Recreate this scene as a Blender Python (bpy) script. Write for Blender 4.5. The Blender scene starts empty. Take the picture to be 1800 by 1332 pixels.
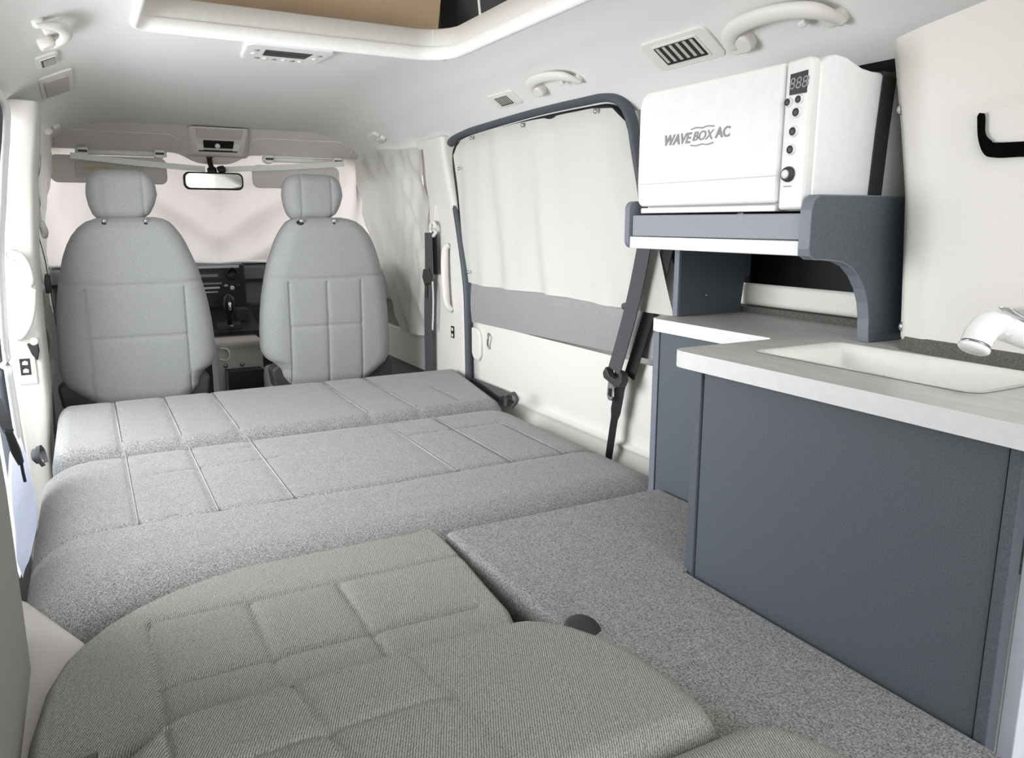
import bpy, math, random
from mathutils import Vector, Matrix, Euler
random.seed(4)
S = bpy.context.scene
COL = S.collection
Z0 = 1.1            # height of the eye above the van floor; shapes below are written relative to eye level

# ------------------------------------------------------------------ camera
FPX = 1360.0
pitch = math.atan(276/1360); yaw = math.atan(755/math.hypot(1360, 276))
cd = bpy.data.cameras.new('camera'); cam = bpy.data.objects.new('camera', cd); COL.objects.link(cam)
cd.sensor_width = 36; cd.lens = FPX/1800*36; cd.clip_start = .02
cam.location = (0, 0, Z0); cam.rotation_euler = (math.pi/2-pitch, 0, -yaw)
S.camera = cam
# ------------------------------------------------------------------ daylight and exposure
W = bpy.data.worlds.new('world'); S.world = W; W.use_nodes = True
_n = W.node_tree; bg = _n.nodes['Background']; bg.inputs[1].default_value = 2.7
_t = _n.nodes.new('ShaderNodeTexCoord'); _s = _n.nodes.new('ShaderNodeSeparateXYZ'); _r = _n.nodes.new('ShaderNodeValToRGB')   # overcast sky over dull ground
_n.links.new(_t.outputs['Generated'], _s.inputs[0]); _n.links.new(_s.outputs['Z'], _r.inputs[0]); _n.links.new(_r.outputs[0], bg.inputs[0])
_e = _r.color_ramp.elements; _e[0].position = .0; _e[0].color = (.40, .40, .385, 1); _e[1].position = .06; _e[1].color = (.94, .965, 1, 1)
def area(name, loc, rot, sx, sy, power, col=(1, 1, 1)):
    l = bpy.data.lights.new(name, 'AREA'); l.shape = 'RECTANGLE'; l.size = sx; l.size_y = sy; l.energy = power; l.color = col
    o = bpy.data.objects.new(name, l); COL.objects.link(o); o.location = (loc[0], loc[1], loc[2]+Z0); o.rotation_euler = rot
    return o
R = math.radians
area('tailgate_daylight', (.45, -.75, .25), (R(95), 0, 0), 1.4, .9, 9.5, (1, .99, .97))
area('side_door_daylight', (-.66, 1.92, .05), (R(90), 0, R(-74)), 1.2, .8, 37, (.95, .97, 1))
S.view_settings.view_transform = 'Standard'; S.view_settings.look = 'None'
S.view_settings.gamma = 1; S.view_settings.use_curve_mapping = False
S.view_settings.exposure = 0.10

# ------------------------------------------------------------------ materials
def lin(c):
    c = c/255
    return c/12.92 if c <= .04045 else ((c+.055)/1.055)**2.4
def rgb(r, g, b): return (lin(r), lin(g), lin(b), 1)
def newmat(name, c, rough=.6, metal=0, spec=.5, coat=0):
    m = bpy.data.materials.new(name); m.use_nodes = True
    b = m.node_tree.nodes['Principled BSDF']
    b.inputs['Base Color'].default_value = rgb(*c); b.inputs['Roughness'].default_value = rough
    b.inputs['Metallic'].default_value = metal; b.inputs['Specular IOR Level'].default_value = spec
    b.inputs['Coat Weight'].default_value = coat
    return m, m.node_tree, b
def coords(nt, scale=(1, 1, 1), rot=(0, 0, 0)):
    t = nt.nodes.new('ShaderNodeTexCoord'); mp = nt.nodes.new('ShaderNodeMapping')
    mp.inputs['Scale'].default_value = scale; mp.inputs['Rotation'].default_value = rot
    nt.links.new(t.outputs['Object'], mp.inputs[0]); return mp.outputs[0]
def noise(nt, vec, scale, detail=2):
    n = nt.nodes.new('ShaderNodeTexNoise'); n.inputs['Scale'].default_value = scale; n.inputs['Detail'].default_value = detail
    nt.links.new(vec, n.inputs['Vector']); return n.outputs['Fac']
def math_n(nt, op, a, b):
    n = nt.nodes.new('ShaderNodeMath'); n.operation = op
    for i, v in enumerate((a, b)):
        if isinstance(v, (int, float)): n.inputs[i].default_value = v
        else: nt.links.new(v, n.inputs[i])
    return n.outputs[0]
def ramp(nt, fac, c0, c1, p0=.3, p1=.7):
    r = nt.nodes.new('ShaderNodeValToRGB'); e = r.color_ramp.elements
    e[0].position = p0; e[0].color = rgb(*c0); e[1].position = p1; e[1].color = rgb(*c1)
    nt.links.new(fac, r.inputs[0]); return r.outputs[0]
def bump(nt, b, h, strength, dist=.002):
    n = nt.nodes.new('ShaderNodeBump'); n.inputs['Strength'].default_value = strength; n.inputs['Distance'].default_value = dist
    nt.links.new(h, n.inputs['Height']); nt.links.new(n.outputs[0], b.inputs['Normal'])
def plain(name, c, rough=.55, grain=0, gs=900, **k):
    m, nt, b = newmat(name, c, rough, **k)
    v = coords(nt); f = noise(nt, v, gs if grain else 60, 3)
    d = 7 if grain else 2
    nt.links.new(ramp(nt, f, tuple(max(0, x-d) for x in c), tuple(min(255, x+d) for x in c), .35, .65), b.inputs['Base Color'])
    if grain: bump(nt, b, f, grain, .0006)
    return m
def heather(name, c, amp, s=260, bstr=.5, rough=.95):
    "woven melange cloth: crossed thread noise"
    m, nt, b = newmat(name, c, rough, spec=.15)
    f1 = noise(nt, coords(nt, (s, s*3.2, s*3.2)), 1, 1)
    f2 = noise(nt, coords(nt, (s*3.2, s, s)), 1, 1)
    f3 = noise(nt, coords(nt), 35, 3)
    f = math_n(nt, 'ADD', math_n(nt, 'MULTIPLY', math_n(nt, 'ADD', f1, f2), .48), math_n(nt, 'MULTIPLY', f3, .04))
    nt.links.new(ramp(nt, f, tuple(x-amp for x in c), tuple(x+amp for x in c), .36, .64), b.inputs['Base Color'])
    b.inputs['Sheen Weight'].default_value = .15
    bump(nt, b, f, bstr, .002)
    return m
def knit(name, c, amp, ang, s=190):
    "ribbed knit cloth: fine slanted ribs broken by noise"
    m, nt, b = newmat(name, c, .95, spec=.15)
    v = coords(nt, (1, 1, 1), (0, 0, ang))
    w = nt.nodes.new('ShaderNodeTexWave'); w.inputs['Scale'].default_value = s*.36; w.inputs['Distortion'].default_value = 2.5
    w.inputs['Detail'].default_value = 2; w.inputs['Detail Scale'].default_value = 3
    nt.links.new(v, w.inputs['Vector'])
    f1 = noise(nt, coords(nt, (s*1.2, s*3.2, s*2)), 1, 2)
    f = math_n(nt, 'ADD', math_n(nt, 'MULTIPLY', w.outputs['Fac'], .35), math_n(nt, 'MULTIPLY', f1, .65))
    nt.links.new(ramp(nt, f, tuple(x-amp for x in c), tuple(x+amp for x in c), .3, .7), b.inputs['Base Color'])
    bump(nt, b, f, .5, .0018)
    return m
def curtain_mat(name, c, tr, wr=.25):
    m, nt, b = newmat(name, c, .8, spec=.2)
    f = noise(nt, coords(nt, (1, 1, .5)), 14, 4)
    bump(nt, b, f, wr, .02)
    t = nt.nodes.new('ShaderNodeBsdfTranslucent'); t.inputs[0].default_value = rgb(*c)
    mx = nt.nodes.new('ShaderNodeMixShader'); mx.inputs[0].default_value = tr
    nt.links.new(b.outputs[0], mx.inputs[1]); nt.links.new(t.outputs[0], mx.inputs[2])
    nt.links.new(mx.outputs[0], nt.nodes['Material Output'].inputs[0]); return m
M = dict(
    headliner=plain('headliner_cloth', (224, 224, 222), .95, .25, 1200, spec=.1),
    cream=plain('cream_plastic', (222, 219, 213), .5, .15, 1500, spec=.35),
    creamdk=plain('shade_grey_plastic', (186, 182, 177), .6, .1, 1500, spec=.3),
    white=plain('white_plastic', (228, 228, 226), .35, spec=.5),
    gloss=plain('glossy_white', (238, 239, 239), .18, spec=.5, coat=.3),
    lip=plain('roof_lip_white', (245, 245, 243), .4),
    header=plain('header_lining', (208, 203, 198), .9, .1, 1500, spec=.1),
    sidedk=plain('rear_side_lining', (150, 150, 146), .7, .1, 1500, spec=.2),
    collar=plain('roof_collar_cream', (226, 227, 222), .5),
    mattress=heather('mattress_heather', (124, 124, 123), 48, 290, .28),
    mattress2=heather('board_heather', (116, 116, 114), 50, 290, .35),
    thread=plain('seam_thread', (150, 150, 148), .9),
    knit=knit('seat_knit_herringbone', (138, 138, 132), 36, R(25), 300),
    seat=heather('front_seat_cloth', (150, 151, 151), 13, 330, .25),
    band=heather('door_band_cloth', (150, 150, 150), 12, 330, .25),
    doorcloth=heather('door_trim_cloth', (120, 121, 118), 10, 330, .2),
    lam=plain('anthracite_laminate', (87, 93, 100), .55, .35, 500, spec=.3),
    lamedge=plain('anthracite_edge_band', (112, 118, 129), .5),
    lamlight=plain('grey_blue_rail_laminate', (136, 140, 148), .5, .15, 500),
    stone=None,
    stonedge=plain('worktop_edge', (222, 222, 222), .45),
    rubber=plain('door_rubber', (74, 78, 86), .55),
    black=plain('black_plastic', (22, 22, 23), .45),
    shadeblk=plain('recess_shade_black', (6, 6, 6), .95, spec=.05),  # flat black standing in for the shade in the grip recess
    dark=plain('dark_plastic', (52, 52, 53), .5),
    webbing=plain('belt_webbing', (72, 73, 76), .8, .4, 700),
    carpet=heather('carpet_strip', (96, 94, 90), 26, 420, .8),
    floor=plain('floor_lining', (60, 60, 60), .9),
    chrome=plain('chrome', (225, 225, 228), .12, metal=1.0),
    steel=plain('brushed_metal', (150, 150, 152), .3, metal=.9),
    mirror=plain('mirror_glass', (225, 230, 228), .03, metal=1.0),
    tan=None,
    tent=plain('tent_cloth', (62, 62, 62), .95),
    curt=curtain_mat('curtain_offwhite', (232, 230, 223), .35),
    curtf=curtain_mat('curtain_cream', (216, 207, 202), .4),
    curts=curtain_mat('curtain_side', (208, 206, 200), .3),
    cloth=curtain_mat('curtain_pale_blue', (226, 230, 238), .5),
    grey=plain('lettering_grey', (140, 140, 142), .6),
    label=plain('label_black', (30, 30, 32), .5),
    paper=plain('paper_white', (235, 235, 235), .6),
    yellow=plain('label_yellow', (205, 195, 110), .6),
    sink=plain('sink_white', (236, 237, 231), .3, spec=.5),
    bolt=plain('bolt_metal', (190, 190, 192), .25, metal=.8),
    alu=plain('white_aluminium', (205, 210, 220), .4),
)
def stone():
    m, nt, b = newmat('worktop_stone', (180, 179, 175), .4, spec=.4)
    f = noise(nt, coords(nt, (3, .6, 1)), 22, 6)
    nt.links.new(ramp(nt, f, (180, 179, 176), (198, 197, 194), .3, .7), b.inputs['Base Color']); return m
def tan():
    m, nt, b = newmat('tan_ply', (152, 130, 104), .8)
    f = noise(nt, coords(nt, (1, 2, 1)), 5, 3)
    nt.links.new(ramp(nt, f, (178, 154, 126), (190, 165, 136), .3, .7), b.inputs['Base Color']); return m
def smoked():
    m, nt, b = newmat('privacy_glass', (5, 5, 6), .25, spec=.12)
    return m
def tinted():
    m, nt, b = newmat('tinted_glass', (30, 32, 34), .05)
    t = nt.nodes.new('ShaderNodeBsdfTransparent'); t.inputs[0].default_value = (.75, .78, .8, 1)
    mx = nt.nodes.new('ShaderNodeMixShader'); mx.inputs[0].default_value = .7
    nt.links.new(b.outputs[0], mx.inputs[1]); nt.links.new(t.outputs[0], mx.inputs[2])
    nt.links.new(mx.outputs[0], nt.nodes['Material Output'].inputs[0]); return m
M['tinted'] = tinted(); M['stone'] = stone(); M['tan'] = tan(); M['smoked'] = smoked()

# ------------------------------------------------------------------ builders
WL = {}      # world position of every object's origin
def tag(o, label=None, cat=None, group=None, kind=None):
    if label: o['label'] = label
    if cat: o['category'] = cat
    if group: o['group'] = group
    if kind: o['kind'] = kind
    return o
def thing(name, label, cat, loc, group=None):
    o = bpy.data.objects.new(name, None); COL.objects.link(o); o.empty_display_size = .05
    o.location = (loc[0], loc[1], loc[2]+Z0); WL[o] = Vector(o.location)
    return tag(o, label, cat, group)
def mesh(name, V, F, mat, parent=None, smooth=False, bev=0, seg=2, weld=False, extra=None):
    V = [Vector((v[0], v[1], v[2]+Z0)) for v in V]
    xs = [v.x for v in V]; ys = [v.y for v in V]; zs = [v.z for v in V]
    o0 = Vector(((min(xs)+max(xs))/2, (min(ys)+max(ys))/2, min(zs)))
    me = bpy.data.meshes.new(name); me.from_pydata([v-o0 for v in V], [], F); me.validate()
    mats = mat if isinstance(mat, list) else [mat]
    for m in mats: me.materials.append(m)
    if smooth: me.shade_smooth()
    o = bpy.data.objects.new(name, me); COL.objects.link(o)
    o.location = o0 - (WL[parent] if parent else Vector((0, 0, 0))); WL[o] = o0
    if parent: o.parent = parent
    if bev:
        b = o.modifiers.new('bevel', 'BEVEL'); b.width = bev; b.segments = seg; b.limit_method = 'ANGLE'; b.angle_limit = R(40)
        me.shade_smooth()
        w = o.modifiers.new('wn', 'WEIGHTED_NORMAL'); w.keep_sharp = False
    return o
class MB:
    def __init__(s): s.V = []; s.F = []
    def add(s, V, F):
        n = len(s.V); s.V += [tuple(v) for v in V]; s.F += [tuple(i+n for i in f) for f in F]; return s
    def box(s, x0, x1, y0, y1, z0, z1):
        V = [(x, y, z) for z in (z0, z1) for y in (y0, y1) for x in (x0, x1)]
        return s.add(V, [(0, 2, 3, 1), (4, 5, 7, 6), (0, 1, 5, 4), (2, 6, 7, 3), (0, 4, 6, 2), (1, 3, 7, 5)])
    def prism(s, pts, axis, a, b):
        "closed outline in the plane square to axis, extruded from a to b; pts are the other two coords in xyz order"
        def P(p, t):
            return {'x': (t, p[0], p[1]), 'y': (p[0], t, p[1]), 'z': (p[0], p[1], t)}[axis]
        n = len(pts); V = [P(p, a) for p in pts]+[P(p, b) for p in pts]
        F = [tuple(range(n-1, -1, -1)), tuple(range(n, 2*n))]+[(i, (i+1) % n, n+(i+1) % n, n+i) for i in range(n)]
        return s.add(V, F)
    def tube(s, path, r, n=12, flat=1.0, up=(0, 0, 1), caps=True):
        "swept tube; r may be a list; flat scales the second axis"
        path = [Vector(p) for p in path]; k = len(path); rs = r if isinstance(r, (list, tuple)) else [r]*k
        V = []; up = Vector(up)
        for i, p in enumerate(path):
            t = (path[min(i+1, k-1)]-path[max(i-1, 0)]).normalized()
            a = up.cross(t)
            if a.length < 1e-4: a = Vector((1, 0, 0)).cross(t)
            a.normalize(); b = t.cross(a).normalized()
            for j in range(n):
                th = 2*math.pi*j/n
                V.append(p+a*math.cos(th)*rs[i]+b*math.sin(th)*rs[i]*flat)
        F = [(i*n+j, i*n+(j+1) % n, (i+1)*n+(j+1) % n, (i+1)*n+j) for i in range(k-1) for j in range(n)]
        if caps: F += [tuple(range(n-1, -1, -1)), tuple(range((k-1)*n, k*n))]
        return s.add(V, F)
    def ribbon(s, path, width, thick, side):
        "flat strap along a path, its width along side (vector or list of vectors); width may be a list"
        path = [Vector(p) for p in path]; k = len(path)
        ws = width if isinstance(width, (list, tuple)) else [width]*k
        V = []
        for i, p in enumerate(path):
            t = (path[min(i+1, k-1)]-path[max(i-1, 0)]).normalized()
            sd = Vector(side[i] if isinstance(side, list) else side); sd = (sd-t*sd.dot(t)).normalized(); nn = t.cross(sd)
            for a, b in ((-1, -1), (1, -1), (1, 1), (-1, 1)):
                V.append(p+sd*a*ws[i]/2+nn*b*thick/2)
        F = [(i*4+j, i*4+(j+1) % 4, i*4+4+(j+1) % 4, i*4+4+j) for i in range(k-1) for j in range(4)]
        F += [(3, 2, 1, 0), (k*4-4, k*4-3, k*4-2, k*4-1)]
        return s.add(V, F)
    def lathe(s, prof, c, axis=(0, 0, 1), n=24):
        "prof: (radius, height along axis)"
        q = Vector((0, 0, 1)).rotation_difference(Vector(axis)); c = Vector(c); V = []
        for r, h in prof:
            for j in range(n):
                th = 2*math.pi*j/n
                V.append(c+q@Vector((r*math.cos(th), r*math.sin(th), h)))
        k = len(prof)
        F = [(i*n+j, i*n+(j+1) % n, (i+1)*n+(j+1) % n, (i+1)*n+j) for i in range(k-1) for j in range(n)]
        F += [tuple(range(n-1, -1, -1)), tuple(range((k-1)*n, k*n))]
        return s.add(V, F)
    def local(s, fr, V, F):
        "vertices given in a local frame (origin, ex, ey, ez)"
        o, a, b, c = fr
        return s.add([o+a*v[0]+b*v[1]+c*v[2] for v in V], F)
    def build(s, name, mat, parent=None, **k): return mesh(name, s.V, s.F, mat, parent, **k)
def grid(fn, nu, nv, flip=False):
    V = [fn(i/nu, j/nv) for j in range(nv+1) for i in range(nu+1)]
    F = []
    for j in range(nv):
        for i in range(nu):
            f = (j*(nu+1)+i, j*(nu+1)+i+1, (j+1)*(nu+1)+i+1, (j+1)*(nu+1)+i)
            F.append(f[::-1] if flip else f)
    return V, F
def interp(x, P):
    if x <= P[0][0]: return P[0][1]
    for (a, b), (c, d) in zip(P, P[1:]):
        if x <= c: return b+(d-b)*(x-a)/(c-a)
    return P[-1][1]
def sstep(t): t = min(max(t, 0), 1); return t*t*(3-2*t)
def smooth_pts(P, n=8):
    "Catmull-Rom through the points"
    P = [Vector(p) for p in P]; out = []
    for i in range(len(P)-1):
        p0 = P[max(i-1, 0)]; p1 = P[i]; p2 = P[i+1]; p3 = P[min(i+2, len(P)-1)]
        for k in range(n):
            t = k/n
            out.append(.5*((2*p1)+(p2-p0)*t+(2*p0-5*p1+4*p2-p3)*t*t+(3*p1-p0-3*p2+p3)*t**3))
    out.append(P[-1]); return out
def rrect(x0, x1, y0, y1, r, n=6):
    pts = []
    for cx, cy, a in ((x1-r, y1-r, 0), (x0+r, y1-r, 90), (x0+r, y0+r, 180), (x1-r, y0+r, 270)):
        for k in range(n+1):
            th = R(a+90*k/n); pts.append((cx+r*math.cos(th), cy+r*math.sin(th)))
    return pts
def copy_tree(o, delta=None, parent=None, **props):
    c = o.copy(); COL.objects.link(c); c.parent = parent
    if delta is not None: c.location = o.location+Vector(delta)
    for ch in list(o.children): copy_tree(ch, None, c)
    for k, v in props.items(): c[k] = v
    return c
def text(name, body, size, mat, parent, origin, ex, ey, extrude=.0004, shear=0, sx=1, bold=0):
    cu = bpy.data.curves.new(name, 'FONT'); cu.body = body; cu.size = size; cu.extrude = extrude; cu.shear = shear; cu.offset = bold
    cu.align_x = 'CENTER'; cu.align_y = 'CENTER'; cu.materials.append(mat)
    tmp = bpy.data.objects.new(name, cu); COL.objects.link(tmp); bpy.context.view_layer.update()
    me = bpy.data.meshes.new_from_object(tmp.evaluated_get(bpy.context.evaluated_depsgraph_get())); me.name = name
    bpy.data.objects.remove(tmp); bpy.data.curves.remove(cu)
    if not me.materials: me.materials.append(mat)
    o = bpy.data.objects.new(name, me); COL.objects.link(o)
    ex = Vector(ex).normalized(); ey = Vector(ey).normalized(); ez = ex.cross(ey)
    w = Vector((origin[0], origin[1], origin[2]+Z0))
    m = Matrix((ex, ey, ez)).transposed().to_4x4()
    o.parent = parent
    o.matrix_local = Matrix.Translation(w-WL[parent])@m@Matrix.Diagonal((sx, 1, 1, 1))
    WL[o] = w; return o
def struct(o): o['kind'] = 'structure'; return o

# ------------------------------------------------------------------ upholstery: a height field inside a row-wise outline
def pillow(name, rows, mat, parent, mapf, edge=.05, puff=.05, back=.05, seams=(), crown=0., ns=90, nt_=90, groove=.006, gw=.006, tparams=None):
    """rows: [(t, a0, a1)] outline extents along a for each t; mapf(a,t,d) -> world point, d = height of the surface.
    seams: ('a', pos_fn or value, t0, t1) runs along t;  ('t', value or fn(a), a0, a1) runs along a."""
    t0, t1 = rows[0][0], rows[-1][0]
    L = [(r[0], r[1]) for r in rows]; Rr = [(r[0], r[2]) for r in rows]
    V = []; TT = []
    # finer steps near the ends
    for j in range(nt_+1):
        u = j/nt_; TT.append(t0+(t1-t0)*(u-.9*math.sin(2*math.pi*u)/(2*math.pi)))
    for t in TT:
        a0, a1 = interp(t, L), interp(t, Rr)
        for i in range(ns+1):
            u = i/ns; u = u-.8*math.sin(2*math.pi*u)/(2*math.pi)
            a = a0+(a1-a0)*u
            ea = min(a-a0, a1-a); et = min(t-t0, t1-t)
            xa = min(ea/edge, 1); xt = min(et/edge, 1)
            h = math.sqrt(max(0, 1-(1-xa)**2))*math.sqrt(max(0, 1-(1-xt)**2))
            d = puff*h+crown*(1-(2*u-1)**2)*(1-(2*(t-t0)/(t1-t0)-1)**2)
            for sm in seams:
                if sm[0] == 'a':
                    if sm[2] <= t <= sm[3]:
                        p = sm[1](t) if callable(sm[1]) else sm[1]
                        d -= groove*math.exp(-((a-p)/gw)**2)
                        d -= groove*.45*math.exp(-((a-p)/(gw*4))**2)
                else:
                    if sm[2] <= a <= sm[3]:
                        p = sm[1](a) if callable(sm[1]) else sm[1]
                        g = sm[4] if len(sm) > 4 else 1
                        d -= g*groove*math.exp(-((t-p)/gw)**2)
                        d -= g*groove*.45*math.exp(-((t-p)/(gw*4))**2)
            V.append(mapf(a, t, d))
    n = ns+1; F = []
    for j in range(nt_):
        for i in range(ns): F.append((j*n+i, j*n+i+1, (j+1)*n+i+1, (j+1)*n+i))
    # rim going back, and a back face
    rim = [(0, i) for i in range(ns)]+[(j, ns) for j in range(nt_)]+[(nt_, i) for i in range(ns, 0, -1)]+[(j, 0) for j in range(nt_, 0, -1)]
    base = len(V); idx = []
    for (j, i) in rim:
        t = TT[j]; a0, a1 = interp(t, L), interp(t, Rr); u = i/ns; u = u-.8*math.sin(2*math.pi*u)/(2*math.pi)
        idx.append(j*n+i); V.append(mapf(a0+(a1-a0)*u, t, -back))
    k = len(rim)
    for q in range(k): F.append((idx[q], base+q, base+(q+1) % k, idx[(q+1) % k]))
    F.append(tuple(base+q for q in range(k)))
    a = Vector(mapf(.0, .5, 0)); 
    o = mesh(name, V, F, mat, parent, smooth=True)
    import bmesh as _b
    bm = _b.new(); bm.from_mesh(o.data); _b.ops.remove_doubles(bm, verts=bm.verts, dist=1e-5); _b.ops.recalc_face_normals(bm, faces=bm.faces)
    bm.to_mesh(o.data); bm.free(); o.data.shade_smooth()
    return o
def rounded_rows(x0, x1, y0, y1, r, n=8, rl=None):
    "rows (y, x0, x1) of a rectangle with rounded corners"
    rows = []
    for k in range(n+1):
        th = math.pi/2*k/n; rows.append((y0+r-r*math.cos(th), x0+r-r*math.sin(th), x1-r+r*math.sin(th)))
    for k in range(n+1):
        th = math.pi/2*(1-k/n); rows.append((y1-r+r*math.cos(th), x0+r-r*math.sin(th), x1-r+r*math.sin(th)))
    return rows
def seam_cord(mb, pts, r=.0018): mb.tube(pts, r, 6)

# ================================================================== THE VAN'S SHELL
PROF = [(0, .5), (.42, .5), (.48, .493), (.54, .478), (.64, .435), (.70, .395), (.75, .355), (.775, .325), (.785, .30)]
def zc(x, y):
    z = interp(abs(x-.58), PROF)
    return z-.08*sstep((y-2.8)/1.4)
HX0, HX1, HY0, HY1, HR = .17, 1.045, .15, 2.36, .10
def ceiling():
    xs = sorted(set([round(-.205+.0285*i, 4) for i in range(56)]+[HX0, HX1]))
    xs = [x for x in xs if not any(0 < abs(x-h) < .008 for h in (HX0, HX1))]
    xs[-1] = 1.365
    ys = sorted(set([round(-.6+.06*i, 4) for i in range(80)]+[HY0, HY1, 4.16]))
    ys = [y for y in ys if y <= 4.16 and not any(0 < abs(y-h) < .012 for h in (HY0, HY1))]
    V = [(x, y, zc(x, y)) for y in ys for x in xs]; n = len(xs); F = []
    for j in range(len(ys)-1):
        for i in range(n-1):
            cx, cy = (xs[i]+xs[i+1])/2, (ys[j]+ys[j+1])/2
            if HX0 < cx < HX1 and HY0 < cy < HY1: continue
            F.append((j*n+i, (j+1)*n+i, (j+1)*n+i+1, j*n+i+1))
    for cx, cy, sx, sy in ((HX0, HY1, 1, -1), (HX1, HY1, -1, -1), (HX0, HY0, 1, 1), (HX1, HY0, -1, 1)):
        HR = {(HX0, HY1): .035, (HX1, HY1): .10}.get((cx, cy), .06)
        b = len(V); V.append((cx, cy, .5)); m = 10
        for k in range(m+1):
            th = math.pi/2*k/m
            V.append((cx+sx*(HR-HR*math.cos(th)), cy+sy*(HR-HR*math.sin(th)), .5))
        for k in range(m): F.append((b, b+1+k, b+2+k))
    o = mesh('ceiling', V, F, M['headliner'], smooth=True); struct(o)
ceiling()
HRS = (.10, .035, .06, .06)      # corner radii: front right, front left, rear left, rear right
def hole_path(off, z, n=10):
    x0, x1, y0, y1 = HX0-off, HX1+off, HY0-off, HY1+off; pts = []
    for (cx, cy, sx, sy, a), r in zip(((x1, y1, -1, -1, 0), (x0, y1, 1, -1, 90), (x0, y0, 1, 1, 180), (x1, y0, -1, 1, 270)), HRS):
        r = max(r+off, .004)
        for k in range(n+1):
            th = R(a+90*k/n); pts.append((cx+sx*r+r*math.cos(th), cy+sy*r+r*math.sin(th), z))
    return pts
# the raised lip round the roof opening, with the collar above it
def ring(prof, name, mat, parent=None):
    "prof: (offset outward, z)"
    loops = [hole_path(o, z) for o, z in prof]; n = len(loops[0]); V = [p for l in loops for p in l]; k = len(loops)
    F = [(i*n+j, i*n+(j+1) % n, (i+1)*n+(j+1) % n, (i+1)*n+j) for i in range(k-1) for j in range(n)]
    return mesh(name, V, F, mat, parent, smooth=True)
op = thing('roof_opening_frame', 'white framed roof opening with a cream collar above the bed', 'roof frame', (.6, 1.3, .47))
ring([(.014, .501), (.015, .495), (.010, .490), (.002, .489), (-.004, .494), (-.006, .503), (-.006, .520), (-.002, .527)], 'lip', M['lip'], op)
ring([(.0, .522), (.002, .53), (.004, .578), (.02, .584)], 'collar', M['collar'], op)
seamc = MB().box(1.0, 1.002, 2.345, 2.366, .503, .575).build('collar_joint', M['lip'], op)
# roof board, tent wall above the opening
rb = MB(); V = [(-.1, 2.46, .57), (1.062, 2.46, .57), (1.085, 2.40, .95), (-.1, 2.40, .95)]
rb.add(V+[(a, b+.02, c) for a, b, c in V], [(0, 1, 2, 3), (7, 6, 5, 4), (0, 4, 5, 1), (1, 5, 6, 2), (2, 6, 7, 3), (3, 7, 4, 0)])
tag(rb.build('roof_bed_board', M['tan']), 'tan brown bed board seen up through the roof opening', 'board')
tw = MB(); tw.add([(1.16, 2.65, .58), (1.16, 0, .58), (1.14, 0, 1.3), (1.14, 2.65, .95), (1.17, 2.65, .58), (1.17, 0, .58), (1.15, 0, 1.3), (1.15, 2.65, .95)],
    [(0, 1, 2, 3), (7, 6, 5, 4), (0, 4, 5, 1), (2, 6, 7, 3)])
TWO = tw.build('roof_tent_wall', M['tent']); tag(TWO, 'dark grey tent cloth wall beside the tan roof board', 'tent wall')
tag(MB().add([(-.15, 2.64, .50), (1.2, 2.64, .50), (1.2, 2.63, .95), (-.15, 2.63, .95), (-.15, 2.65, .50), (1.2, 2.65, .50), (1.2, 2.64, .95), (-.15, 2.64, .95)], [(0, 1, 2, 3), (7, 6, 5, 4)]).build('roof_tent_front', M['tent']), 'dark grey front cloth of the roof tent behind the collar', 'tent wall')
tl_ = MB(); tl_.add([(-.16, 2.65, .60), (-.16, 0, .60), (-.14, 0, 1.3), (-.14, 2.65, .95), (-.17, 2.65, .60), (-.17, 0, .60), (-.15, 0, 1.3), (-.15, 2.65, .95)],
    [(3, 2, 1, 0), (4, 5, 6, 7), (5, 4, 0, 1), (7, 6, 2, 3)])
tag(tl_.build('roof_tent_wall', M['tent']), 'dark grey tent cloth wall on the left above the roof opening', 'tent wall')
struct(MB().prism([(2.70, .94), (2.70, .98), (.45, 1.26), (.45, 1.22)], 'x', -.2, 1.2).build('ceiling_pop_top', M['tan']))
tag(MB().tube(smooth_pts([(1.09, 2.2, .6), (1.085, 2.2, .66), (1.10, 2.22, .74)]), .004, 6).build('pull_cord', M['cream'], TWO, smooth=True))

# floor and lower shell
struct(MB().box(-.32, 1.5, -.6, 5.0, -1.14, -1.1).build('floor', M['floor']))
LX, RX = -.2, 1.36
wl = MB()
wl.box(-.30, -.25, 1.25, 2.13, -1.1, -.62)
wl.box(-.30, -.25, 2.13, 2.83, -1.1, -.95)
wl.box(-.30, -.215, 1.2, 1.62, -.62, -.40)  # unseen wall block, added to keep side door light off the trim top
wl.box(-.30, -.215, 1.25, 3.3, .36, .42)
struct(wl.build('wall_left', M['cream']))
# wall at the left rear: trim panel close to the camera
V, F = grid(lambda u, v: (-.125-.06*max(0, (v-.3)/.7)**1.5-.02*sstep((u-.96)/.04), -.6+1.90*u, -.66+.98*v), 40, 16)
struct(mesh('wall_left_rear', V, F, M['sidedk'], smooth=True))
struct(MB().box(-.30, -.222, 1.64, 2.11, -.62, -.40).build('wall_left_door_edge', M['rubber'], bev=.01))
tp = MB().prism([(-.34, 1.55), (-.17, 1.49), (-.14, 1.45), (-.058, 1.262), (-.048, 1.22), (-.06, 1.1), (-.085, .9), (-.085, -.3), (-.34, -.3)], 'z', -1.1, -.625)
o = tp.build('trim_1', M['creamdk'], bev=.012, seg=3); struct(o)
# right side body
def door_section(y):
    return [(1.36, -1.1), (1.36, -.70)]
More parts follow.
